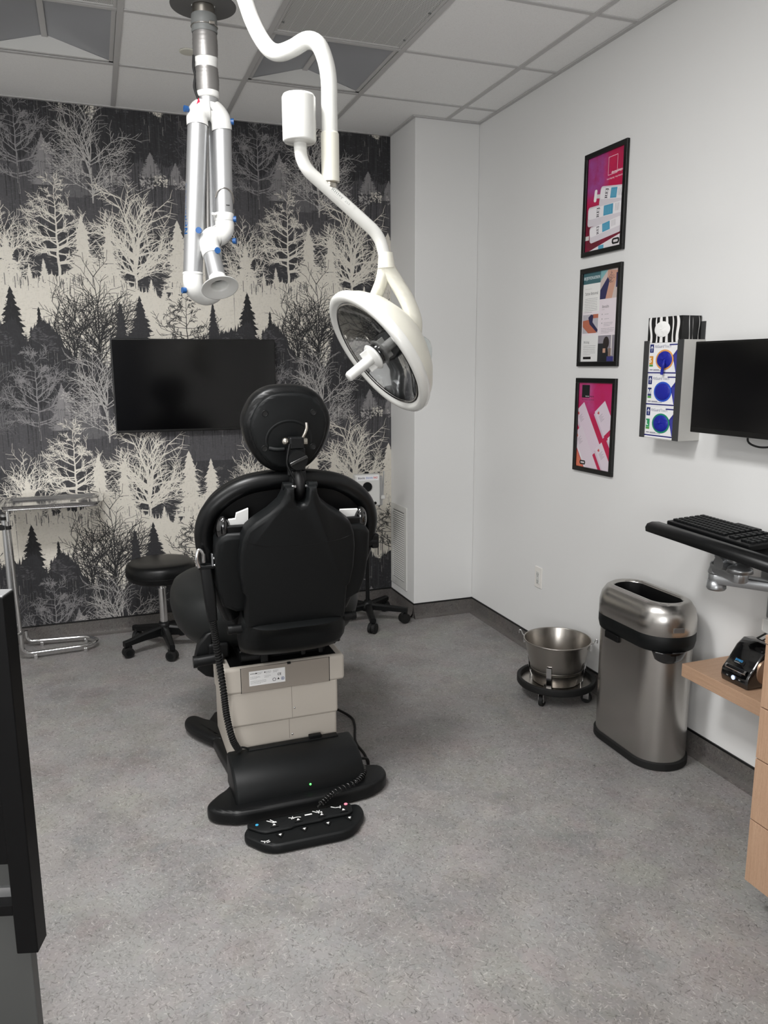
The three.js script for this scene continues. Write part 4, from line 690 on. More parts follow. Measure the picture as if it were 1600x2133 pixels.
{ // kick bucket on its dolly
  const cx = 2.032, cz = -3.075, t = thing('bucket_dolly', 'black-rimmed round dolly on small castors under the bucket', 'dolly', [cx, 0, cz]);
  const R = 0.19;
  part('bumper', lathe([[R - 0.018, 0.068], [R - 0.004, 0.066], [R, 0.072], [R, 0.096], [R - 0.004, 0.1], [R - 0.016, 0.099], [R - 0.018, 0.095], [R - 0.018, 0.068]], 64).translate(cx, 0, cz), M.rubber, t, 'black rubber bumper ring');
  part('plate', lathe([[0, 0.072], [R - 0.016, 0.072], [R - 0.016, 0.076], [0, 0.076]], 64).translate(cx, 0, cz), M.steelDark, t, 'dark polished plate');
  for (let i = 0; i < 4; i++) {
    const a = 2.4 + i * Math.PI / 2, d = V(Math.cos(a), 0, Math.sin(a)), n = V(-d.z, 0, d.x);
    const o = V(cx, 0, cz).addScaledVector(d, 0.128);
    const sec = (q, y) => { const b = V(cx, y, cz).addScaledVector(d, q); return [b.clone().addScaledVector(n, -0.012), b.clone().addScaledVector(n, 0.012), b.clone().addScaledVector(n, 0.012).addScaledVector(d, 0.003), b.clone().addScaledVector(n, -0.012).addScaledVector(d, 0.003)]; };
    part('upright_strap', loft([sec(0.128, 0.0765), sec(0.14, 0.185)], true, true, 0.3), M.chrome, t, 'bright metal strap holding the bucket');
  }
  for (let i = 0; i < 4; i++) {
    const a = 0.98 + i * Math.PI / 2, d = V(Math.cos(a), 0, Math.sin(a)), x = cx + d.x * 0.158, z = cz + d.z * 0.158;
    const w = part('castor', rod(V(x, 0.025, z).addScaledVector(V(-d.z, 0, d.x), -0.009), V(x, 0.025, z).addScaledVector(V(-d.z, 0, d.x), 0.009), 0.025, 0.025, 24), M.rubber, t);
    part('castor_bracket', [bx(-0.012, 0.016, 0.022, 0.068, -0.014, -0.011, 0.001).rotateY(-a).translate(x, 0, z), bx(-0.012, 0.016, 0.022, 0.068, 0.011, 0.014, 0.001).rotateY(-a).translate(x, 0, z), bx(-0.016, 0.016, 0.064, 0.072, -0.014, 0.014, 0.001).rotateY(-a).translate(x, 0, z)], M.chrome, w);
    part('castor_bolt', rod(V(x - d.x * 0.03, 0.076, z - d.z * 0.03), V(x - d.x * 0.03, 0.098, z - d.z * 0.03), 0.006, 0.006, 10), M.chrome, t);
  }
  const b = thing('steel_bucket', 'open stainless steel bucket sitting on the dolly', 'bucket', [cx, 0.0765, cz]);
  part('shell', lathe([[0, 0.0768], [0.108, 0.0768], [0.114, 0.082], [0.122, 0.13], [0.158, 0.283], [0.1625, 0.286], [0.164, 0.29], [0.161, 0.293], [0.1565, 0.29], [0.121, 0.132], [0.112, 0.085], [0, 0.08]], 64).translate(cx, 0, cz), M.steelDark, b);
  part('band', lathe([[0.1225, 0.138], [0.1255, 0.139], [0.128, 0.15], [0.1262, 0.151]], 64).translate(cx, 0, cz), M.nickel, b);
  const h = V(0.72, 0, 0.69);
  for (const s of [-1, 1]) {
    const p = V(cx, 0.278, cz).addScaledVector(h, s * 0.16);
    part('bail_ear', [tube([p.clone(), p.clone().addScaledVector(h, s * 0.012).add(V(0, 0.012, 0)), p.clone().addScaledVector(h, s * 0.022).add(V(0, 0.03, 0)), p.clone().addScaledVector(h, s * 0.03).add(V(0, 0.03, 0)), p.clone().addScaledVector(h, s * 0.03).add(V(0, 0.014, 0))], 0.003, 20, 8), bx(-0.012, 0.012, -0.02, 0.012, -0.004, 0.004, 0.002).rotateY(0.8).translate(p.x + s * h.x * 0.002, p.y - 0.008, p.z + s * h.z * 0.002)], M.chrome, b);
  }
}
{ // tall brushed steel bin
  const cx = 2.075, cz = -2.5, t = thing('waste_bin', 'tall brushed steel open-top waste bin with black band', 'bin', [cx, 0, cz]);
  const sh = 0.105;                                        // half length of the straight sides
  const ring = (r, y, k = 0) => { const pts = [], n = 28; for (let i = 0; i < n; i++) { const a = -Math.PI / 2 + Math.PI * i / (n - 1) + Math.PI / 2; pts.push(V(cx + r * Math.cos(a), y, cz + sh - k + r * Math.sin(a))); } for (let i = 0; i < n; i++) { const a = Math.PI + Math.PI * i / (n - 1); pts.push(V(cx + r * Math.cos(a), y, cz - sh + k + r * Math.sin(a))); } return pts.reverse(); };
  part('base_skirt', loft([ring(0.12, 0), ring(0.125, 0.004), ring(0.125, 0.03), ring(0.117, 0.034)]), M.rubber, t, 'black plastic foot ring');
  const st = part('body', loft([ring(0.1165, 0.033), ring(0.1165, 0.05), ring(0.1165, 0.5), ring(0.1165, 0.535)], true, true), M.steel, t, 'brushed stainless steel shell');
  part('black_band', loft([ring(0.112, 0.492), ring(0.121, 0.5), ring(0.1265, 0.525), ring(0.1265, 0.56), ring(0.122, 0.566)], true, true), M.plastic, t, 'black plastic band');
  part('lid', loft([ring(0.1235, 0.558), ring(0.1265, 0.562), ring(0.126, 0.615), ring(0.118, 0.65), ring(0.101, 0.676), ring(0.084, 0.686), ring(0.076, 0.686), ring(0.07, 0.682), ring(0.067, 0.676)], false, false, 1.2), M.steel, t, 'domed brushed steel rim');
  part('opening_throat', loft([ring(0.067, 0.677), ring(0.065, 0.67), ring(0.064, 0.57), ring(0.002, 0.565)], false, true, 0.9), M.black, t, 'black inside of the opening');
  part('badge', bx(-0.022, 0.022, -0.0095, 0.0095, -0.0015, 0.0015, 0.001).rotateY(-0.25).translate(cx - 0.028, 0.59, cz + sh + 0.1228), M.cast, t, 'small rectangular badge');
  part('side_grip', [bx(cx - 0.127, cx - 0.112, 0.47, 0.5, cz - 0.1, cz - 0.01, 0.005)], M.black, t, 'black finger grip below the band');
  part('liner_bag', lathe([[0, -0.046], [0.03, -0.042], [0.056, -0.022], [0.066, 0.006], [0.066, 0.014], [0, 0.016]], 26).scale(1, 1, 0.55).rotateY(-0.35).translate(cx - 0.04, 0.489, cz + sh + 0.088), M.blackGloss, t, 'gathered black bin liner poking out');
}
{ // freestanding dark panel unit at the left edge, standing askew
  const mt = new THREE.Matrix4().makeRotationY(-0.28).setPosition(-0.206, 0, -1.705), ap = (g) => g.applyMatrix4(mt);
  const t = thing('rolling_stand', 'dark freestanding panel with black posts and grey inserts', 'stand', [-0.46, 0, -1.8]);
  part('post', ap(bx(-0.047, 0, 0.3, 1.132, -0.056, 0, 0.003)), M.cartBlack, t, 'black upright post');
  part('post', ap(bx(-0.547, -0.5, 0.3, 1.132, -0.056, 0, 0.003)), M.cartBlack, t);
  part('top_cap', ap(bx(-0.545, -0.002, 1.1315, 1.135, -0.054, -0.002, 0.001)), M.alu, t, 'pale grey top');
  part('upper_panel', ap(bx(-0.5, -0.047, 0.52, 1.131, -0.045, -0.008)), M.cartBlack, t);
  part('cross_rail', ap(bx(-0.5, -0.047, 0.394, 0.421, -0.054, -0.004, 0.002)), M.cartBlack, t, 'black horizontal rail');
  part('middle_panel', ap(bx(-0.5, -0.047, 0.421, 0.52, -0.054, -0.042)), M.cartGrey, t, 'grey panel');
  part('shelf_lip', ap(bx(-0.5, -0.048, 0.421, 0.444, -0.042, -0.034)), M.alu, t);
  part('lower_panel', ap(bx(-0.525, -0.024, 0.0, 0.395, -0.05, -0.02, 0.003)), M.cartGrey, t, 'grey lower panel');
}

// ---------------------------------------------------------------- powered exam chair, seen from behind
const CX = 0.617;
const chair = thing('exam_chair', 'black powered exam chair with beige column seen from behind', 'exam chair', [CX, 0, -2.85]);
{
  const t = chair;
  const cxs = (pts) => pts.map(([x, z]) => [x, z]);
  // floor plate: wide foot bar towards us, narrow body under the column (outline in x, -z)
  const plate = [[-0.34, 2.6], [-0.33, 2.555], [-0.28, 2.52], [-0.19, 2.5], [0.19, 2.505], [0.29, 2.53], [0.335, 2.575], [0.345, 2.62], [0.33, 2.655], [0.27, 2.68], [0.235, 2.72], [0.22, 2.8], [0.22, 3.35], [-0.22, 3.35], [-0.225, 2.8], [-0.25, 2.7], [-0.3, 2.65]];
  part('floor_plate', crease(ext(plate, 0, 0.055, 0.016, 80, 4).rotateX(-Math.PI / 2).translate(CX, 0, 0), 0.8), M.blackSoft, t, 'black plastic foot plate');
  // pump housing, rounded towards us
  const hp = [[0.0, 0.04], [0.0, 0.165], [0.04, 0.166], [0.1, 0.158], [0.15, 0.135], [0.18, 0.105], [0.192, 0.07], [0.194, 0.04]];
  part('pump_housing', crease(ext(hp, -0.245, 0.245, 0.012, 0, 4).rotateY(-Math.PI / 2).translate(CX, 0, -2.745), 0.9), M.plastic, t, 'black rounded pump cover');
  part('housing_tab', [bx(CX + 0.075, CX + 0.125, 0.16, 0.182, -2.748, -2.728, 0.003), bx(CX - 0.165, CX + 0.19, 0.162, 0.17, -2.75, -2.72, 0.003)], M.plastic, t);
  part('status_light', new THREE.SphereGeometry(0.004, 12, 8).translate(CX + 0.03, 0.082, -2.5525), mat(0x70ff80, 0.4, 0, { emissive: 0x60ff70, emissiveIntensity: 1.5 }), t, 'tiny green indicator light');
  // beige telescoping column
  const zf = -2.752, zb = -3.22;
  const box2 = (w, y0, y1, inset, r) => bx(CX - 0.008 - w, CX - 0.008 + w, y0, y1, zb + inset, zf - inset, r);
  part('column_lower', box2(0.207, 0.05, 0.262, 0.012, 0.012), M.beige, t, 'beige lower column cover');
  part('column_middle', box2(0.211, 0.248, 0.392, 0.006, 0.012), M.beige, t, 'beige middle column cover');
  const cap = part('column_cap', box2(0.238, 0.384, 0.49, 0, 0.014), M.beige, t, 'beige upper column cover');
  part('cap_recess', bx(CX - 0.214, CX + 0.198, 0.485, 0.4915, zb + 0.02, zf - 0.018), M.black, cap);
  part('cap_panel', bx(CX - 0.176, CX + 0.166, 0.387, 0.486, zf - 0.01, zf + 0.0025, 0.003), M.beigeDark, cap, 'taupe back panel');
  part('cap_seam', [bx(CX - 0.1785, CX - 0.1765, 0.387, 0.486, zf - 0.01, zf + 0.0008), bx(CX + 0.1665, CX + 0.1685, 0.387, 0.486, zf - 0.01, zf + 0.0008)], M.rubber, cap);
  part('cap_notch', bx(CX + 0.0, CX + 0.014, 0.48, 0.488, zf - 0.005, zf + 0.003, 0.001), M.black, cap);
  part('column_seam', [bx(CX + 0.0155, CX + 0.0172, 0.256, 0.386, zf - 0.012, zf - 0.0055), bx(CX + 0.004, CX + 0.0057, 0.17, 0.25, zf - 0.018, zf - 0.0115)], M.beigeDark, t);
  for (const [x, y, z] of [[0.026, 0.296, -0.006], [0.016, 0.185, -0.012]]) part('screw', new THREE.SphereGeometry(0.0045, 12, 8).translate(CX + x, y, zf + z), M.chrome, t);
  part('rating_label', new THREE.PlaneGeometry(0.138, 0.058).translate(CX - 0.078, 0.442, zf + 0.0032), mat(0xffffff, 0.5, 0, { map: clampTex(canvasTex(480, 200, (c, w, h) => {
    reseed(91); c.fillStyle = '#f1f1f1'; c.fillRect(0, 0, w, h); c.fillStyle = '#333'; c.font = 'bold 22px sans-serif'; c.fillText('midmark', 14, 42); lines(c, 112, 22, 70, 3, 12, '#555', 3); c.fillRect(84, 26, 22, 16); c.fillRect(200, 24, 18, 18); lines(c, 224, 22, 70, 3, 12, '#555', 3); lines(c, 320, 22, 70, 3, 12, '#555', 3);
    lines(c, 16, 78, 130, 3, 13, '#666', 3); lines(c, 200, 78, 90, 3, 13, '#666', 3); lines(c, 16, 134, 210, 4, 13, '#666', 3); c.font = 'bold 44px sans-serif'; c.fillStyle = '#222'; c.fillText('CE', 376, 100); c.lineWidth = 6; c.strokeStyle = '#223'; c.beginPath(); c.arc(332, 150, 20, 0, 7); c.stroke(); c.strokeStyle = '#27457a'; c.fillStyle = '#27457a'; c.beginPath(); c.arc(446, 150, 20, 0, 7); c.stroke(); c.beginPath(); c.arc(446, 150, 9, 0, 7); c.fill(); c.fillStyle = '#222'; c.beginPath(); c.moveTo(388, 128); c.lineTo(404, 156); c.lineTo(372, 156); c.fill();
  })) }), t, 'white rating label with small print');
  // mechanism between column and seat
  part('mechanism', [bx(CX - 0.17, CX + 0.17, 0.485, 0.53, -3.1, -2.82, 0.01), bx(CX - 0.14, CX + 0.14, 0.52, 0.6, -3.05, -2.8, 0.02), rod(V(CX - 0.17, 0.515, -2.79), V(CX - 0.08, 0.515, -2.79), 0.018), rod(V(CX + 0.03, 0.535, -2.79), V(CX + 0.2, 0.545, -2.79), 0.02), rod(V(CX + 0.16, 0.56, -2.76), V(CX + 0.21, 0.56, -2.76), 0.017), bx(CX - 0.1, CX - 0.07, 0.5, 0.6, -2.82, -2.75, 0.006), bx(CX + 0.06, CX + 0.08, 0.5, 0.6, -2.82, -2.77, 0.006), bx(CX + 0.13, CX + 0.15, 0.5, 0.6, -2.82, -2.77, 0.006)], M.blackSoft, t, 'black pivot mechanism');
  // seat cushion
  const N = 44, seatRing = (k, y) => Array.from({ length: N }, (_, i) => { const a = i / N * Math.PI * 2, c = Math.cos(a), s = Math.sin(a), e = 2 / 2.9; return V(CX - 0.0 + Math.sign(c) * Math.pow(Math.abs(c), e) * 0.385 * k, y, -3.16 + Math.sign(s) * Math.pow(Math.abs(s), e) * 0.34 * k); }).reverse();
  part('seat', loft([[0.8, 0.52], [0.9, 0.535], [0.965, 0.57], [1, 0.625], [0.99, 0.675], [0.95, 0.71], [0.87, 0.73], [0.7, 0.738]].map(([k, y]) => seatRing(k, y)), true, true, 1.3), M.seat, t, 'charcoal upholstered seat');
  // ---- backrest: drawn in its own tilted plane, then turned
  const BT = 0.237, bm = new THREE.Matrix4().makeRotationX(BT).setPosition(CX, 0.6, -2.68), br = (g) => g.applyMatrix4(bm), B = (u, v, w) => V(u, v, w).applyMatrix4(bm);
  const cush = mirrorX([[0, 0.682], [0.075, 0.678], [0.15, 0.666], [0.215, 0.638], [0.27, 0.596], [0.308, 0.54], [0.326, 0.48], [0.33, 0.42], [0.32, 0.35], [0.3, 0.27], [0.265, 0.17], [0.225, 0.06], [0.16, 0.02], [0, 0.02]]);
  part('back_cushion', br(crease(ext(cush.map(([x, y]) => [x * 0.95, y * 0.91]), -0.2, -0.085, 0.05, 110, 6), 1.2)), M.vinyl, t, 'black vinyl back cushion');
  const rimPts = mirrorX([[0, 0.612], [0.075, 0.609], [0.145, 0.599], [0.2, 0.577], [0.25, 0.541], [0.28, 0.503], [0.296, 0.46], [0.3, 0.42], [0.291, 0.35], [0.27, 0.27], [0.236, 0.17], [0.205, 0.09]]);
  const right = rimPts.slice(0, 12).map(([x, y]) => V(x, y, -0.075)), left = right.slice(1).map((p) => V(-p.x, p.y, p.z)).reverse();
  part('rolled_edge', br(tube([...left, ...right], 0.032, 120, 18)), M.vinyl, t, 'glossy padded roll around the back');
  part('inner_pan', br(crease(ext(cush.map(([x, y]) => [x * 0.9, y * 0.9 + 0.005]), -0.1, -0.07, 0.012, 100, 3), 0.8)), M.black, t);
  // side pods with paper pockets
  for (const s of [-1, 1]) {
    const pod = [[0.15, 0.16], [0.205, 0.16], [0.25, 0.185], [0.268, 0.25], [0.274, 0.36], [0.272, 0.43], [0.255, 0.455], [0.235, 0.465], [0.15, 0.465]].map(([x, y]) => [x * s, y]);
    part('side_pod', br(crease(ext(s < 0 ? pod : pod.slice().reverse(), -0.07, 0.03, 0.02, 0, 4), 0.9)), M.plastic, t, 'black moulded side pocket');
    part('pocket_dome', br(new THREE.SphereGeometry(1, 24, 16).scale(0.026, 0.048, 0.034).translate(s * 0.243, 0.468, -0.018)), M.blackGloss, t);
    part('pocket_front', br(bx(Math.min(s * 0.16, s * 0.238), Math.max(s * 0.16, s * 0.238), 0.425, 0.487, -0.005, 0.012, 0.004)), M.blackSoft, t);
  }
  // plastic back shell in two mouldings with a fork at the top
  const up = [[0.02, 0.598], [0.024, 0.64], [0.052, 0.64], [0.056, 0.615], [0.07, 0.586], [0.104, 0.555], [0.148, 0.526], [0.178, 0.5], [0.193, 0.462]];
  const lo = [[0.2, 0.41], [0.2, 0.33], [0.19, 0.262], [0.18, 0.252], [0.178, 0.125], [0, 0.115]];
  const half = [...up, ...lo];
  const shell = [...half, ...half.slice(0, -1).reverse().map(([x, y]) => [-x, y]), [-0.014, 0.583], [0, 0.577], [0.014, 0.583]];
  const sh = part('back_shell', br(crease(ext(shell, 0.005, 0.085, 0.016, 0, 5), 1.0)), M.plastic, t, 'matte black moulded back shell');
  part('shell_seam', br(tube([V(-0.188, 0.46, 0.0795), V(-0.175, 0.456, 0.0852), V(-0.12, 0.44, 0.0852), V(0, 0.432, 0.0852), V(0.12, 0.44, 0.0852), V(0.175, 0.456, 0.0852), V(0.188, 0.46, 0.0795)], 0.0011, 50, 6)), M.black, sh);
  // lower flap, belly scooped
  const rows = [[0.136, 0.182, 0.075], [0.128, 0.186, 0.116], [0.108, 0.19, 0.12], [0.06, 0.198, 0.098], [0.02, 0.197, 0.07], [-0.012, 0.187, 0.042], [-0.026, 0.17, 0.01]];
  const NR = 24, flap = rows.map(([v, hw, w]) => { const pts = []; for (let i = 0; i <= NR; i++) { const x = -1 + 2 * i / NR, e = 1 - Math.pow(Math.abs(x), 6); const sag = v < 0.01 ? -0.012 * (1 - x * x) : 0; const scoop = v > 0.03 && v < 0.12 ? -0.034 * (1 - x * x) : 0; pts.push(B(x * hw, v + sag, w * (0.35 + 0.65 * e) + scoop)); } for (let i = NR; i >= 0; i--) { const x = -1 + 2 * i / NR; pts.push(B(x * hw * 0.98, v, -0.03)); } return pts.reverse(); }).reverse();
  part('lower_flap', loft(flap, true, true, 0.9), M.plastic, t, 'black curved lower cover');
  for (const s of [-1, 1]) part('pivot_knob', [rod(B(s * 0.18, 0.096, 0.03), B(s * 0.222, 0.096, 0.03), 0.0165, 0.0165, 24), rod(B(s * 0.222, 0.096, 0.03), B(s * 0.236, 0.096, 0.03), 0.018, 0.017, 24)], M.blackSoft, t, 'black pivot knob');
  part('lower_frame', br(bx(-0.16, 0.16, -0.02, 0.16, -0.12, 0.0, 0.02)), M.black, t);
  // ---- headrest
  const hx = -0.012, head = mirrorX([[0, 0.147], [0.066, 0.14], [0.116, 0.108], [0.148, 0.048], [0.148, -0.008], [0.127, -0.066], [0.09, -0.116], [0.045, -0.143], [0, -0.149]]);
  const hm = new THREE.Matrix4().makeRotationX(0.12).setPosition(CX + hx, 1.388, -2.6), hr = (g) => g.applyMatrix4(hm);
  part('head_cushion', hr(crease(ext(head.map(([x, y]) => [x * 1.01, y * 1.01]), -0.06, 0.03, 0.028, 90, 6), 1.3)), M.vinyl, t, 'black padded headrest');
  const hp2 = part('head_plate', hr(crease(ext(head.map(([x, y]) => [x * 0.86, y * 0.87]), 0.018, 0.043, 0.01, 90, 4), 0.8)), M.plastic, t, 'black plastic back plate');
  part('plate_dish', hr(new THREE.TorusGeometry(0.078, 0.006, 10, 48, Math.PI * 1.15).rotateZ(-0.15).scale(1, 0.85, 0.45).translate(0, -0.032, 0.0415)), M.plastic, hp2);
  for (const [x, y] of [[-0.083, 0.062], [0.082, 0.062], [-0.085, -0.056], [0.082, -0.056]]) { const sc = part('screw_hole', hr(rod(V(x, y, 0.03), V(x, y, 0.0434), 0.0085, 0.0085, 20)), M.rubber, hp2); part('hole_rim', hr(new THREE.TorusGeometry(0.0095, 0.0016, 8, 28).translate(x, y, 0.043)), M.plastic, hp2); }
  part('plate_ridge', hr(tube([V(-0.07, -0.056, 0.042), V(-0.045, -0.06, 0.05), V(-0.02, -0.06, 0.052)], 0.008, 14, 10)), M.plastic, hp2);
  // bracket between headrest and back
  const zk = -2.52;
  const brk = part('head_bracket', [bx(CX - 0.024, CX + 0.026, 1.325, 1.366, zk - 0.03, zk + 0.012, 0.006), bx(CX - 0.03, CX + 0.03, 1.235, 1.33, zk - 0.012, zk + 0.006, 0.005), bx(CX - 0.022, CX + 0.028, 1.195, 1.255, zk - 0.02, zk + 0.018, 0.006)], M.blackSoft, t, 'black headrest bracket');
  part('bracket_strap', tube([V(CX - 0.024, 1.345, zk + 0.012), V(CX - 0.034, 1.3, zk + 0.016), V(CX - 0.033, 1.27, zk + 0.016), V(CX - 0.012, 1.225, zk + 0.018)], 0.004, 24, 8), M.blackSoft, brk);
  part('locking_knob', rod(V(CX + 0.0, 1.29, zk + 0.005), V(CX + 0.0, 1.29, zk + 0.026), 0.034, 0.032, 36), M.blackSoft, brk, 'round black locking knob');
  part('knob_grip', bx(-0.032, 0.032, -0.006, 0.006, 0, 0.012, 0.003).rotateZ(0.42).translate(CX, 1.29, zk + 0.024), M.blackGloss, brk);
  part('hinge_pin', new THREE.SphereGeometry(0.013, 18, 14).translate(CX - 0.034, 1.352, zk - 0.005), M.nickel, brk, 'silver hinge end'); part('hinge_pin', rod(V(CX + 0.026, 1.35, zk - 0.005), V(CX + 0.038, 1.35, zk - 0.005), 0.0135, 0.0135, 20), M.nickel, brk, 'silver hinge end');
  part('release_lever', tube([V(CX + 0.022, 1.362, zk + 0.004), V(CX + 0.03, 1.38, zk + 0.008), V(CX + 0.036, 1.395, zk + 0.006), V(CX + 0.036, 1.413, zk + 0.004)], 0.005, 20, 10), M.nickel, brk, 'small silver lever');
  part('lower_pivot', [rod(B(-0.056, 0.635, 0.045), B(-0.024, 0.635, 0.045), 0.0115, 0.0115, 18), rod(B(0.03, 0.635, 0.045), B(0.06, 0.635, 0.045), 0.0115, 0.0115, 18)], M.plastic, brk);
  part('pivot_pin', [new THREE.SphereGeometry(0.007, 14, 10).translate(...B(-0.024, 0.636, 0.055).toArray()), rod(B(-0.024, 0.632, 0.045), B(0.03, 0.632, 0.045), 0.006, 0.006, 14)], M.chrome, brk);
  // neck post between shell fork and bracket
  part('neck_post', tube([B(0.003, 0.52, 0.0), B(0.003, 0.58, 0.02), B(0.003, 0.625, 0.045), V(CX + 0.003, 1.25, zk)], 0.018, 20, 12), M.black, t);
  // ---- hand control in its hook on the left, coiled cable
  const Lx = 0.305, zc = -2.62;
  part('control_holder', [bx(Lx - 0.016, Lx + 0.042, 0.915, 0.93, zc - 0.03, zc + 0.004, 0.005), bx(Lx + 0.0, Lx + 0.03, 0.86, 0.925, zc - 0.03, zc - 0.008, 0.005)], M.blackSoft, t, 'black hand-control holder');
  part('holder_hook', tube([V(Lx - 0.012, 0.925, zc + 0.004), V(Lx - 0.02, 0.955, zc + 0.006), V(Lx - 0.012, 0.985, zc + 0.002), V(Lx + 0.002, 0.975, zc), V(Lx + 0.004, 0.94, zc)], 0.0065, 30, 10), M.chrome, t, 'polished steel hook');
  part('holder_plate', bx(Lx + 0.03, Lx + 0.036, 0.925, 0.968, zc - 0.012, zc + 0.008, 0.002), M.cast, t);
  part('holder_hook', tube([V(Lx + 0.036, 0.952, zc), V(Lx + 0.058, 0.956, zc + 0.003), V(Lx + 0.076, 0.945, zc), V(Lx + 0.066, 0.93, zc + 0.003), V(Lx + 0.038, 0.926, zc + 0.002)], 0.0065, 30, 10), M.chrome, t, 'polished steel hook');
  part('hand_control', crease(ext([[-0.016, 0], [-0.02, 0.09], [-0.02, 0.2], [0.02, 0.2], [0.022, 0.09], [0.016, 0]].reverse(), -0.014, 0.014, 0.008, 0, 3).rotateZ(0.08).translate(Lx + 0.026, 0.725, zc - 0.012), 0.8), M.blackSoft, t, 'black hand control hanging in the holder');
  part('side_clamp', [rod(V(0.905, 0.955, -2.655), V(0.945, 0.955, -2.655), 0.017, 0.017, 20), bx(0.925, 0.955, 0.93, 0.985, -2.68, -2.64, 0.008)], M.blackSoft, t, 'black clamp on the chair side');
  const spine = new THREE.CatmullRomCurve3([V(CX - 0.286, 0.728, -2.632), V(CX - 0.276, 0.65, -2.66), V(CX - 0.262, 0.54, -2.69), V(CX - 0.25, 0.42, -2.7), V(CX - 0.243, 0.33, -2.7), V(CX - 0.225, 0.235, -2.7), V(CX - 0.2, 0.175, -2.72)]);
  const hel = []; const turns = 58, stp = 9; for (let i = 0; i <= turns * stp; i++) { const q = i / (turns * stp), p = spine.getPoint(q), d = spine.getTangent(q), n = V(0, 0, 1).cross(d).normalize(), b = d.clone().cross(n), a = i / stp * Math.PI * 2; hel.push(p.addScaledVector(n, 0.0105 * Math.cos(a)).addScaledVector(b, 0.0105 * Math.sin(a))); }
  part('coiled_cable', [new THREE.TubeGeometry(new THREE.CatmullRomCurve3(hel), turns * stp, 0.0032, 6, false), tube([V(CX - 0.2, 0.175, -2.72), V(CX - 0.19, 0.185, -2.725), V(CX - 0.16, 0.17, -2.735)], 0.004, 14, 8), tube(spine.getPoints(20), 0.0085, 60, 10)], M.rubber, t, 'black coiled cable running down the column');
  // side bracket with pin, brake pedal, power cord
  part('side_bracket', [crease(ext([[0, 0.42], [-0.03, 0.43], [-0.06, 0.46], [-0.068, 0.51], [-0.055, 0.56], [-0.02, 0.6], [0, 0.605]].reverse(), -0.02, 0.02, 0.008, 0, 3).translate(CX - 0.262, 0, -2.88), 0.7), rod(V(CX - 0.33, 0.507, -2.83), V(CX - 0.23, 0.512, -2.83), 0.02, 0.02, 20), rod(V(CX - 0.34, 0.507, -2.83), V(CX - 0.325, 0.507, -2.83), 0.023, 0.023, 20), bx(CX - 0.28, CX - 0.2, 0.5, 0.56, -2.95, -2.85, 0.01)], M.blackSoft, t, 'black side bracket with stub pin');
  const pc = [[-0.345, 3.3], [-0.33, 3.345], [-0.29, 3.35], [-0.25, 3.3], [-0.2, 3.24], [-0.2, 3.09], [-0.24, 3.09], [-0.29, 3.16], [-0.33, 3.24]];
  part('brake_pedal', crease(ext(pc, 0.012, 0.06, 0.02, 60, 5).rotateX(-Math.PI / 2).translate(CX, 0, 0), 1.0), M.blackSoft, t, 'black rounded pedal at the floor');
  part('power_cord', tube([V(CX + 0.2, 0.06, -3.28), V(CX + 0.3, 0.03, -3.3), V(CX + 0.385, 0.006, -3.2), V(CX + 0.38, 0.006, -3.1), V(CX + 0.335, 0.006, -2.95), V(CX + 0.335, 0.006, -2.83), V(CX + 0.32, 0.008, -2.74), V(CX + 0.3, 0.058, -2.7), V(CX + 0.24, 0.08, -2.68)], 0.0055, 70, 10), M.rubber, t, 'black cord looping over the floor');
}
{ // paper tucked in the pockets
  const bm = new THREE.Matrix4().makeRotationX(0.237).setPosition(CX, 0.6, -2.68), br = (g) => g.applyMatrix4(bm);
  solo('paper_sheet', br(ext([[-0.236, 0.45], [-0.16, 0.45], [-0.16, 0.54], [-0.2, 0.525], [-0.203, 0.505], [-0.236, 0.503]], -0.017, -0.008)), M.paper, 'folded white paper tucked in chair pocket beside the coiled cable', 'paper', 'papers in the chair pockets');
  solo('paper_sheet', br(ext([[0.165, 0.45], [0.236, 0.45], [0.23, 0.51], [0.165, 0.512]], -0.017, -0.008)), M.paper, 'white paper tucked in chair pocket towards the pole stand', 'paper', 'papers in the chair pockets');
}
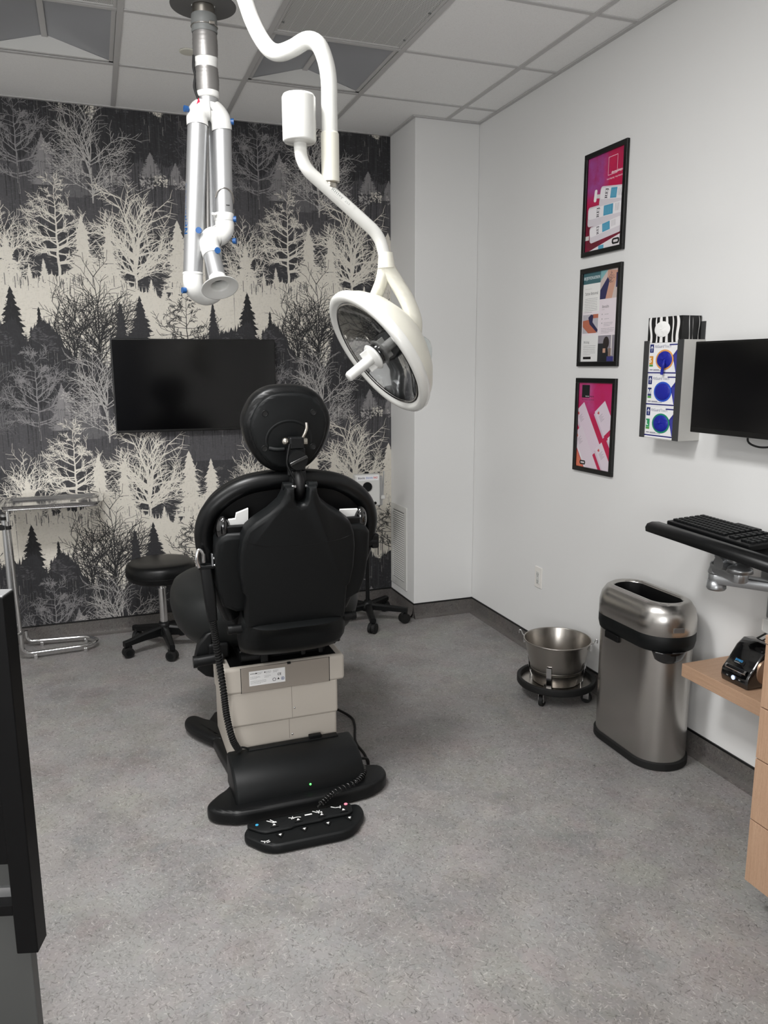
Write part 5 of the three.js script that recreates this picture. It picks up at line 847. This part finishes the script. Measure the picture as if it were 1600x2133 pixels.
{ // foot control lying in front of the chair base
  const yaw = -0.02, ox = 0.585, oz = -2.372, mt = new THREE.Matrix4().makeRotationY(yaw).setPosition(ox, 0, oz), ap = (g) => g.applyMatrix4(mt);
  const t = thing('foot_control', 'black foot control pad with white arrow buttons on the floor', 'foot control', [ox, 0, oz]);
  const outl = roundPoly([[-0.145, -0.078], [0.145, -0.078], [0.217, 0.015], [0.213, 0.082], [-0.19, 0.076], [-0.219, 0.02]], 0.05, 7);
  part('body', ap(crease(ext(outl, 0, 0.036, 0.011, 0, 4).rotateX(-Math.PI / 2), 0.9)), M.plastic, t);
  const raised = roundPoly([[-0.15, -0.006], [-0.055, -0.006], [-0.04, 0.003], [0.055, 0.003], [0.07, 0.011], [0.17, 0.011], [0.182, 0.074], [-0.195, 0.068], [-0.198, 0.045]], 0.022, 5);
  part('raised_deck', ap(crease(ext(raised, 0.034, 0.046, 0.004, 0, 3).rotateX(-Math.PI / 2), 0.8)), M.plastic, t);
  const tri = (u, w, y, up, s = 0.015) => { const pts = [[-s, -s * 0.7], [s, -s * 0.7], [0, s]].map(([a, b]) => [a, up ? b : -b]); return ap(crease(ext(up ? pts : pts.slice().reverse(), 0, 0.004, 0.002, 0, 2).rotateX(-Math.PI / 2).translate(u, y, -w), 0.6)); };
  const us = [-0.11, -0.025, 0.06, 0.14];
  us.forEach((u, i) => { const b = part('up_button', tri(u, 0.022 + i * 0.003, 0.0455, true), M.blackSoft, t); part('arrow_mark', tri(u, 0.022 + i * 0.003, 0.0485, true, 0.0055), M.paper, b, 'white up arrow'); });
  us.forEach((u, i) => { const b = part('down_button', tri(u + 0.012, -0.028 + i * 0.006, 0.0355, false), M.blackSoft, t); part('arrow_mark', tri(u + 0.012, -0.028 + i * 0.006, 0.0385, false, 0.0055), M.paper, b, 'white down arrow'); });
  const stroke = (pts, y) => ap(join(pts.slice(1).map((q, i) => { const p = pts[i], L = Math.hypot(q[0] - p[0], q[1] - p[1]); return new THREE.BoxGeometry(L + 0.002, 0.0008, 0.0026).rotateY(Math.atan2(q[1] - p[1], q[0] - p[0])).translate((p[0] + q[0]) / 2, y, -(p[1] + q[1]) / 2); })));
  const Y = 0.0464;
  part('chair_symbol', [stroke([[-0.128, 0.058], [-0.113, 0.045], [-0.1, 0.044]], Y), stroke([[-0.116, 0.06], [-0.106, 0.046]], Y), stroke([[-0.112, 0.04], [-0.098, 0.04]], Y)], M.paper, t, 'white chair symbol');
  part('chair_symbol', [stroke([[-0.052, 0.052], [-0.036, 0.042]], Y), stroke([[-0.038, 0.054], [-0.044, 0.04]], Y), stroke([[-0.04, 0.046], [-0.02, 0.046], [-0.012, 0.042]], Y)], M.paper, t, 'white chair symbol');
  part('bar_symbol', ap(bx(0.004, 0.03, Y - 0.0004, Y + 0.0004, -0.051, -0.045)), M.paper, t, 'white bar');
  part('chair_symbol', [stroke([[0.036, 0.062], [0.05, 0.05], [0.066, 0.05]], Y), stroke([[0.05, 0.06], [0.066, 0.044]], Y), stroke([[0.06, 0.06], [0.054, 0.044]], Y)], M.paper, t, 'white chair symbol');
  part('chair_symbol', [stroke([[0.105, 0.068], [0.118, 0.058], [0.138, 0.056]], Y), stroke([[0.138, 0.064], [0.134, 0.05]], Y)], M.paper, t, 'white chair symbol');
  part('chair_symbol', [stroke([[-0.165, -0.036], [-0.152, -0.044], [-0.14, -0.04]], 0.0364), stroke([[-0.154, -0.04], [-0.156, -0.05]], 0.0364), stroke([[-0.148, -0.05], [-0.138, -0.048]], 0.0364)], M.paper, t, 'white chair symbol');
  part('round_button', ap(rod(V(-0.165, 0.045, -0.045), V(-0.165, 0.0475, -0.045), 0.0055, 0.0055, 18)), mat(0x3fa9d6, 0.4), t, 'pale blue round button');
  part('round_button', ap(rod(V(0.16, 0.045, -0.068), V(0.16, 0.0475, -0.068), 0.0065, 0.0065, 18)), mat(0xff9db0, 0.4, 0, { emissive: 0xff5a7a, emissiveIntensity: 0.35 }), t, 'pink lit round button');
  const sp = new THREE.CatmullRomCurve3([V(0.66, 0.05, -2.465), V(0.72, 0.07, -2.49), V(0.82, 0.072, -2.53), V(0.865, 0.075, -2.58), V(0.872, 0.075, -2.62)]); const hl = []; for (let i = 0; i <= 24 * 9; i++) { const q = i / (24 * 9), p = sp.getPoint(q), d = sp.getTangent(q), n = V(0, 1, 0).cross(d).normalize(), b = d.clone().cross(n), a = i / 9 * Math.PI * 2; hl.push(p.addScaledVector(n, 0.009 * Math.cos(a)).addScaledVector(b, 0.009 * Math.sin(a))); }
  part('foot_control_cable', [new THREE.TubeGeometry(new THREE.CatmullRomCurve3(hl), 24 * 9, 0.0026, 6, false), tube([V(0.645, 0.044, -2.4575), V(0.652, 0.047, -2.462), V(0.66, 0.05, -2.465)], 0.003, 10, 8)], M.blackGloss, chair, 'black coiled cable to the foot control');
}

// ---------------------------------------------------------------- hung from the ceiling
{ // procedure lamp on its bent arm
  const t = thing('procedure_lamp', 'white ceiling-mounted procedure lamp with round tilted head', 'lamp', [0.44, 3.0, -2.52]);
  const r = 0.0235, W = M.whiteGloss;
  part('ceiling_mount', lathe([[0, 2.95], [0.04, 2.95], [0.08, 2.975], [0.085, 3.004], [0, 3.004]], 36).translate(0.44, 0, -2.52), W, t);
  part('ceiling_tube', new THREE.TubeGeometry(new THREE.CatmullRomCurve3([V(0.44, 2.97, -2.52), V(0.448, 2.85, -2.51), V(0.465, 2.73, -2.495), V(0.487, 2.645, -2.47), V(0.505, 2.59, -2.463), V(0.527, 2.54, -2.45), V(0.548, 2.507, -2.432), V(0.57, 2.492, -2.405), V(0.598, 2.492, -2.36), V(0.63, 2.503, -2.322), V(0.657, 2.49, -2.303), V(0.676, 2.452, -2.3), V(0.686, 2.4, -2.3), V(0.6865, 2.33, -2.3), V(0.6865, 2.2, -2.3)], false, 'catmullrom', 0.5), 120, r, 20, false), W, t, 'glossy white bent tube');
  part('drop_sleeve', [rod(V(0.6865, 2.125, -2.3), V(0.6865, 2.255, -2.3), 0.0265, 0.0265, 32), rod(V(0.6865, 2.255, -2.3), V(0.6865, 2.26, -2.3), 0.0265, 0.0238, 32)], M.whiteWarm, t, 'white sleeve at the tube end');
  part('ball_joint', [new THREE.SphereGeometry(0.0205, 24, 16).translate(0.684, 2.117, -2.3), new THREE.TorusGeometry(0.021, 0.004, 10, 30).rotateX(Math.PI / 2).translate(0.6865, 2.126, -2.3)], M.nickel, t, 'silver swivel joint');
  part('counterweight', lathe([[0, 2.222], [0.02, 2.222], [0.043, 2.224], [0.048, 2.23], [0.048, 2.342], [0.045, 2.349], [0, 2.351]], 48).translate(0.5965, 0, -2.3), M.whiteGloss, t, 'white cylindrical counterweight');
  part('balance_arm', pipe([V(0.5965, 2.25, -2.3), V(0.6, 2.165, -2.3), V(0.838, 1.983, -2.3), V(0.857, 1.91, -2.3)], 0.06, 0.0185, 90, 20), W, t, 'white balance arm with printed name');
  { // printed name on the arm
    const a = V(0.668, 2.113, -2.3), b = V(0.76, 2.043, -2.3), d = b.clone().sub(a).normalize(), n = V(-0.1, 0.25, 0.96).addScaledVector(d, -V(-0.1, 0.25, 0.96).dot(d)).normalize(), up = n.clone().cross(d);
    const g = new THREE.CylinderGeometry(0.0188, 0.0188, 0.09, 12, 1, true, -0.55, 1.1); // strip around the arm, axis along y
    const m4 = new THREE.Matrix4().makeBasis(up.clone().negate(), d, n); g.applyMatrix4(m4); const c = a.clone().lerp(b, 0.5); g.translate(c.x, c.y, c.z);
    const tex = clampTex(canvasTex(140, 512, (c2, w, h) => { c2.fillStyle = '#d6d6d2'; c2.fillRect(0, 0, w, h); c2.save(); c2.translate(w / 2 + 14, h - 20); c2.rotate(-Math.PI / 2); c2.scale(1, 1); c2.fillStyle = '#8c8f8c'; c2.font = 'bold 84px serif'; c2.fillText('Ritter', 10, 10); c2.font = '60px serif'; c2.fillText('253', 300, 10); c2.fillRect(10, 26, 230, 4); c2.restore(); }));
        part('printed_name', g, mat(0xffffff, 0.16, 0, { map: tex, clearcoat: 0.5, clearcoatRoughness: 0.12 }), t, 'grey maker name printed on the arm');
  }
  // ---- lamp head: built about its own axis (front = +z), then turned
  const fwd = V(0.34, -0.1844, -0.9222), ri = V(0.9383, 0.0044, 0.3458), upv = V(0.068, 0.9828, -0.1715);
  const hc = V(0.841, 1.634, -2.335), toCam = V(0, 1.594, 0).sub(hc).normalize();
  const th = 1.315, n = toCam.clone().multiplyScalar(Math.cos(th)).addScaledVector(ri, -0.78 * Math.sin(th)).addScaledVector(upv, -0.62 * Math.sin(th)).normalize();
  const ex = V(0, 0, 1).addScaledVector(n, -n.z).normalize(), ey = n.clone().cross(ex);
  const hm = new THREE.Matrix4().makeBasis(ex, ey, n).setPosition(hc), hd = (g) => g.rotateX(Math.PI / 2).applyMatrix4(hm);
  const R = 0.222;
  part('rim', hd(lathe([[R - 0.033, 0.002], [R - 0.03, 0.006], [R - 0.024, 0.008], [R - 0.02, 0.012], [R - 0.008, 0.011], [R, 0.004], [R + 0.001, -0.01], [R - 0.004, -0.02]].map(([a, b]) => [a, b]), 72)), M.whiteGloss, t, 'white round rim');
  part('shade_dome', hd(lathe([[R - 0.006, -0.02], [R - 0.025, -0.05], [R - 0.06, -0.085], [R - 0.11, -0.115], [0.07, -0.135], [0, -0.14]], 72)), M.whiteWarm, t, 'white domed back');
  const refl = part('reflector', hd(lathe([[0.045, -0.07], [0.09, -0.062], [0.13, -0.044], [0.16, -0.018], [R - 0.035, 0.002]], 36)), mat(0xc8cacb, 0.06, 1), t, 'mirrored reflector');
  part('inner_ring', hd(lathe([[R - 0.042, 0.001], [R - 0.038, 0.006], [R - 0.032, 0.003]], 72)), M.chrome, t);
  part('glass_cover', hd(lathe([[0.0, 0.003], [R - 0.034, 0.003]], 64)), M.glass, t, 'clear glass cover');
  part('hub', hd(lathe([[0, -0.072], [0.05, -0.072], [0.046, -0.03], [0.036, 0.002], [0.034, 0.012], [0, 0.012]], 40)), M.blackGloss, t, 'black bulb hub');
  part('handle_flange', hd(lathe([[0, 0.009], [0.037, 0.009], [0.044, 0.015], [0.04, 0.021], [0.02, 0.028], [0, 0.03]], 40)), M.white, t);
  const hb = part('handle', hd(lathe([[0, 0.02], [0.019, 0.02], [0.0175, 0.05], [0.016, 0.118], [0.0135, 0.124], [0, 0.1245]], 8)), M.white, t, 'white plastic grip handle');
  part('handle_web', bx(-0.003, 0.003, -0.034, 0.034, 0.016, 0.05, 0.002).applyMatrix4(hm), M.white, hb);
  // yoke: two curved arms from the balance arm to the dome
  const bk = (u, v, w) => V(u, v, w).applyMatrix4(hm);
  const topY = V(0.858, 1.915, -2.3);
  part('yoke_collar', [rod(V(0.857, 1.935, -2.3), V(0.859, 1.89, -2.3), 0.022, 0.027, 28)], M.whiteWarm, t);
  const sweep = (pts, ws) => { const c = new THREE.CatmullRomCurve3(pts), NS = 26, rings = []; let nn = null; for (let i = 0; i <= NS; i++) { const q = i / NS, p = c.getPoint(q), d = c.getTangent(q); const side = nn = V(0.5, 0.2, 0.85).addScaledVector(d, -V(0.5, 0.2, 0.85).dot(d)).normalize(), o = d.clone().cross(side), k = q * (ws.length - 1), j = Math.min(ws.length - 2, Math.floor(k)), f = k - j, a = ws[j][0] * (1 - f) + ws[j + 1][0] * f, b = ws[j][1] * (1 - f) + ws[j + 1][1] * f; rings.push(Array.from({ length: 18 }, (_, m) => { const an = m / 18 * Math.PI * 2; return p.clone().addScaledVector(o, Math.cos(an) * a).addScaledVector(side, Math.sin(an) * b); })); } return loft(rings, true, true, 1.0); };
  part('yoke_arm', sweep([V(0.858, 1.9, -2.3), V(0.888, 1.855, -2.3), V(0.926, 1.795, -2.296), V(0.948, 1.735, -2.292), V(0.95, 1.672, -2.292)], [[0.024, 0.022], [0.026, 0.02], [0.03, 0.02], [0.033, 0.02], [0.026, 0.018]]), M.whiteWarm, t, 'broad white yoke arm');
  part('yoke_arm', sweep([V(0.858, 1.9, -2.3), V(0.85, 1.85, -2.32), V(0.842, 1.8, -2.36), V(0.84, 1.76, -2.39)], [[0.024, 0.022], [0.02, 0.02], [0.024, 0.02], [0.026, 0.02]]), M.whiteWarm, t, 'white yoke arm behind');
  part('yoke_hub', [rod(V(0.945, 1.7, -2.296), V(0.88, 1.672, -2.345), 0.026, 0.034, 24)], M.whiteWarm, t);
  part('rear_guard', sweep([V(0.95, 1.68, -2.305), V(0.985, 1.665, -2.305), V(0.995, 1.625, -2.31), V(0.985, 1.585, -2.32)], [[0.016, 0.02], [0.018, 0.024], [0.016, 0.022], [0.01, 0.014]]), M.clear, t, 'clear plastic rear grip');
}
{ // fume extraction arm
  const t = thing('extraction_arm', 'folded white and silver fume extraction arm hanging from ceiling', 'extraction arm', [0.466, 3.0, -3.15]);
  const z = -3.15, Wm = M.white;
  part('ceiling_spigot', rod(V(0.466, 2.86, z), V(0.466, 3.004, z), 0.04, 0.04, 36), M.nickel, t);
  part('cover_flange', lathe([[0.043, 2.89], [0.118, 2.89], [0.119, 2.894], [0.043, 2.895], [0.043, 2.89]], 64).rotateX(0).translate(0.466, 0, z), M.flange, t, 'grey round ceiling cover plate');
  part('duct_cuff', lathe([[0.041, 2.862], [0.046, 2.86], [0.0475, 2.835], [0.046, 2.812], [0.0475, 2.806], [0.045, 2.8]], 40).translate(0.467, 0, z), M.grey, t, 'grey rubber cuff');
  part('cuff_strap', [new THREE.TorusGeometry(0.0478, 0.0018, 8, 48).rotateX(Math.PI / 2).translate(0.467, 2.822, z), bx(0.478, 0.498, 2.817, 2.828, z + 0.043, z + 0.052, 0.002)], M.steelDark, t);
  const hoseProf = (y0, y1, ra) => { const p = []; for (let i = 0; i <= 16; i++) { const q = i / 16; p.push([ra + 0.0022 * Math.sin(q * Math.PI) + 0.0004 * Math.sin(i * 2.4), y0 + (y1 - y0) * q]); } return p; };
  part('flexible_duct', lathe(hoseProf(2.715, 2.806, 0.0435), 40).translate(0.467, 0, z), M.duct, t, 'silver flexible duct');
  part('white_collar', lathe([[0.039, 2.72], [0.043, 2.718], [0.0425, 2.7], [0.0405, 2.698], [0.041, 2.68], [0.038, 2.678]], 40).translate(0.468, 0, z), Wm, t, 'white plastic collar');
  part('flexible_duct', lathe(hoseProf(2.6, 2.682, 0.042), 40).translate(0.468, 0, z), M.duct, t, 'silver flexible duct');
  part('white_collar', lathe([[0.038, 2.603], [0.0425, 2.602], [0.043, 2.585], [0.041, 2.58], [0.036, 2.579]], 40).translate(0.469, 0, z), Wm, t, 'white plastic collar');
  part('neck_tube', rod(V(0.469, 2.53, z), V(0.469, 2.582, z), 0.0375, 0.0375, 36), M.alu, t);
  part('neck_label', new THREE.CylinderGeometry(0.0378, 0.0378, 0.014, 12, 1, true, 0.05, 0.6).translate(0.469, 2.553, z), M.paper, t);
  part('damper_handle', crease(ext([[-0.014, -0.016], [0.01, -0.016], [-0.002, 0.018]], -0.004, 0.004, 0.002, 0, 2).translate(0.432, 2.552, z + 0.03), 0.5), M.red, t, 'small red damper handle');
  part('side_strap', tube([V(0.423, 2.72, z + 0.008), V(0.42, 2.68, z + 0.01), V(0.425, 2.65, z + 0.01), V(0.42, 2.61, z + 0.012), V(0.43, 2.57, z + 0.02)], 0.005, 30, 8), M.rubber, t, 'black rubber strip');
  // elbows at the top, round bellies with a ridge between
  const elbow = (pts, ra, name, lab) => { const c = new THREE.CatmullRomCurve3(pts); return part(name, new THREE.TubeGeometry(c, 40, ra, 28, false), Wm, t, lab); };
  elbow([V(0.426, 2.478, z + 0.004), V(0.427, 2.51, z), V(0.44, 2.535, z), V(0.468, 2.544, z)], 0.0395, 'top_elbow', 'white swivel elbow');
  elbow([V(0.462, 2.545, z), V(0.492, 2.537, z), V(0.513, 2.51, z), V(0.5165, 2.472, z)], 0.0375, 'top_elbow', 'white swivel elbow');
  part('elbow_ridge', new THREE.TorusGeometry(0.0395, 0.0028, 10, 44).rotateY(Math.PI / 2).rotateZ(0.1).translate(0.467, 2.546, z), Wm, t);
  part('left_tube', rod(V(0.383, 1.945, z), V(0.426, 2.482, z + 0.004), 0.0365, 0.037, 40), M.alu, t, 'long brushed silver tube');
  { // printed maker name along the tube
    const a = V(0.3925, 2.06, z), b = V(0.408, 2.26, z), d = b.clone().sub(a).normalize(); const g = new THREE.CylinderGeometry(0.0371, 0.0371, 0.215, 14, 1, true, -1.6, 1.0); g.applyQuaternion(new THREE.Quaternion().setFromUnitVectors(V(0, 1, 0), d)); const c = V(0.402, 2.18, z + 0.001); g.translate(c.x, c.y, c.z);
    const tex = clampTex(canvasTex(160, 720, (c2, w, h) => { c2.fillStyle = '#bfc0c1'; c2.fillRect(0, 0, w, h); c2.save(); c2.translate(w * 0.72, h - 40); c2.rotate(-Math.PI / 2); c2.fillStyle = '#1f72c8'; c2.font = 'bold 132px sans-serif'; c2.fillText('Nederman', 0, 0, 640); c2.restore(); }));
    part('printed_name', g, mat(0xffffff, 0.38, 0.8, { map: tex }), t, 'blue maker name printed up the tube');
  }
  part('right_tube', rod(V(0.511, 2.17, z), V(0.5165, 2.478, z), 0.0345, 0.0348, 40), M.alu, t, 'shorter brushed silver tube');
  part('rear_tube', rod(V(0.475, 1.9, z - 0.07), V(0.462, 2.52, z - 0.05), 0.034, 0.034, 32), M.alu, t, 'silver tube behind');
  part('spring_rod', rod(V(0.448, 2.1, z - 0.01), V(0.462, 2.5, z - 0.012), 0.0075, 0.0075, 14), M.duct, t);
  for (const [y, h2] of [[2.147, 0.026]]) part('white_collar', lathe([[0.034, y], [0.038, y + 0.002], [0.039, y + h2], [0.035, y + h2 + 0.004]], 40).translate(0.5105, 0, z), Wm, t, 'white plastic collar');
  part('collar_latch', bx(0.46, 0.478, 2.162, 2.172, z + 0.02, z + 0.034, 0.003), Wm, t);
  part('wire_handle', tube([V(0.478, 2.228, z + 0.02), V(0.488, 2.252, z + 0.03), V(0.512, 2.262, z + 0.036), V(0.538, 2.25, z + 0.03), V(0.548, 2.222, z + 0.012), V(0.545, 2.21, z + 0.0)], 0.0022, 40, 8), M.steelDark, t, 'thin wire handle');
  part('tube_mark', [bx(0.515, 0.529, 2.2, 2.2025, z + 0.033, z + 0.0352)], M.black, t);
  elbow([V(0.5105, 2.165, z), V(0.5105, 2.12, z), V(0.49, 2.092, z + 0.01), V(0.474, 2.086, z + 0.016)], 0.0365, 'nozzle_elbow', 'white swivel elbow');
  elbow([V(0.474, 2.087, z + 0.016), V(0.458, 2.083, z + 0.022), V(0.447, 2.065, z + 0.03), V(0.449, 2.03, z + 0.036)], 0.0372, 'nozzle_elbow', 'white swivel elbow');
  part('elbow_ridge', new THREE.TorusGeometry(0.0375, 0.0026, 10, 44).rotateY(Math.PI / 2 - 0.5).translate(0.475, 2.088, z + 0.016), Wm, t);
  // lower elbow of the long tube
  elbow([V(0.383, 1.952, z), V(0.383, 1.905, z), V(0.402, 1.882, z - 0.02), V(0.436, 1.873, z - 0.045), V(0.468, 1.888, z - 0.066), V(0.475, 1.905, z - 0.07)], 0.0375, 'lower_elbow', 'white swivel elbow');
  part('elbow_lip', lathe([[0.0368, 0], [0.039, 0.002], [0.039, 0.008], [0.0368, 0.01]], 40).translate(0.383, 1.944, z), Wm, t);
  // nozzle and flared hood
  const nz0 = V(0.449, 2.035, z + 0.036), nz1 = V(0.463, 1.903, z + 0.118), nd = nz1.clone().sub(nz0).normalize();
  const along = (g) => g.applyQuaternion(new THREE.Quaternion().setFromUnitVectors(V(0, -1, 0), nd));
  part('nozzle_collar', rod(nz0, nz0.clone().addScaledVector(nd, 0.03), 0.0368, 0.0352, 36), Wm, t);
  part('nozzle_tube', rod(nz0.clone().addScaledVector(nd, 0.02), nz1, 0.0315, 0.0315, 40, true), M.alu, t, 'silver nozzle tube');
  part('flared_hood', along(lathe([[0.0318, 0.03], [0.033, 0.0], [0.038, -0.008], [0.068, -0.016], [0.07, -0.019], [0.066, -0.02], [0.036, -0.012], [0.029, -0.004], [0.0285, 0.03]], 56)).translate(nz1.x, nz1.y, nz1.z), Wm, t, 'white flared suction hood');
  part('hood_throat', along(lathe([[0, 0.03], [0.0284, 0.03]], 32)).translate(nz1.x, nz1.y, nz1.z), M.grey, t);
  const knob = (x, y, zz, dx, dz) => { const a = V(x, y, zz), b = V(x + dx, y, zz + dz); part('tension_knob', [rod(a, b, 0.0105, 0.0115, 20)], M.blue, t, 'blue tension knob'); };
  knob(0.392, 2.53, z + 0.02, -0.014, 0.004); knob(0.546, 2.505, z + 0.01, 0.014, 0.003); knob(0.54, 2.155, z + 0.012, 0.015, 0.004); knob(0.54, 2.075, z + 0.01, 0.012, 0.006); knob(0.41, 2.1, z + 0.05, -0.006, 0.012); knob(0.352, 1.885, z + 0.015, -0.014, 0.004); knob(0.466, 2.028, z + 0.068, 0.003, 0.014);
}

renderer.render(scene, camera);
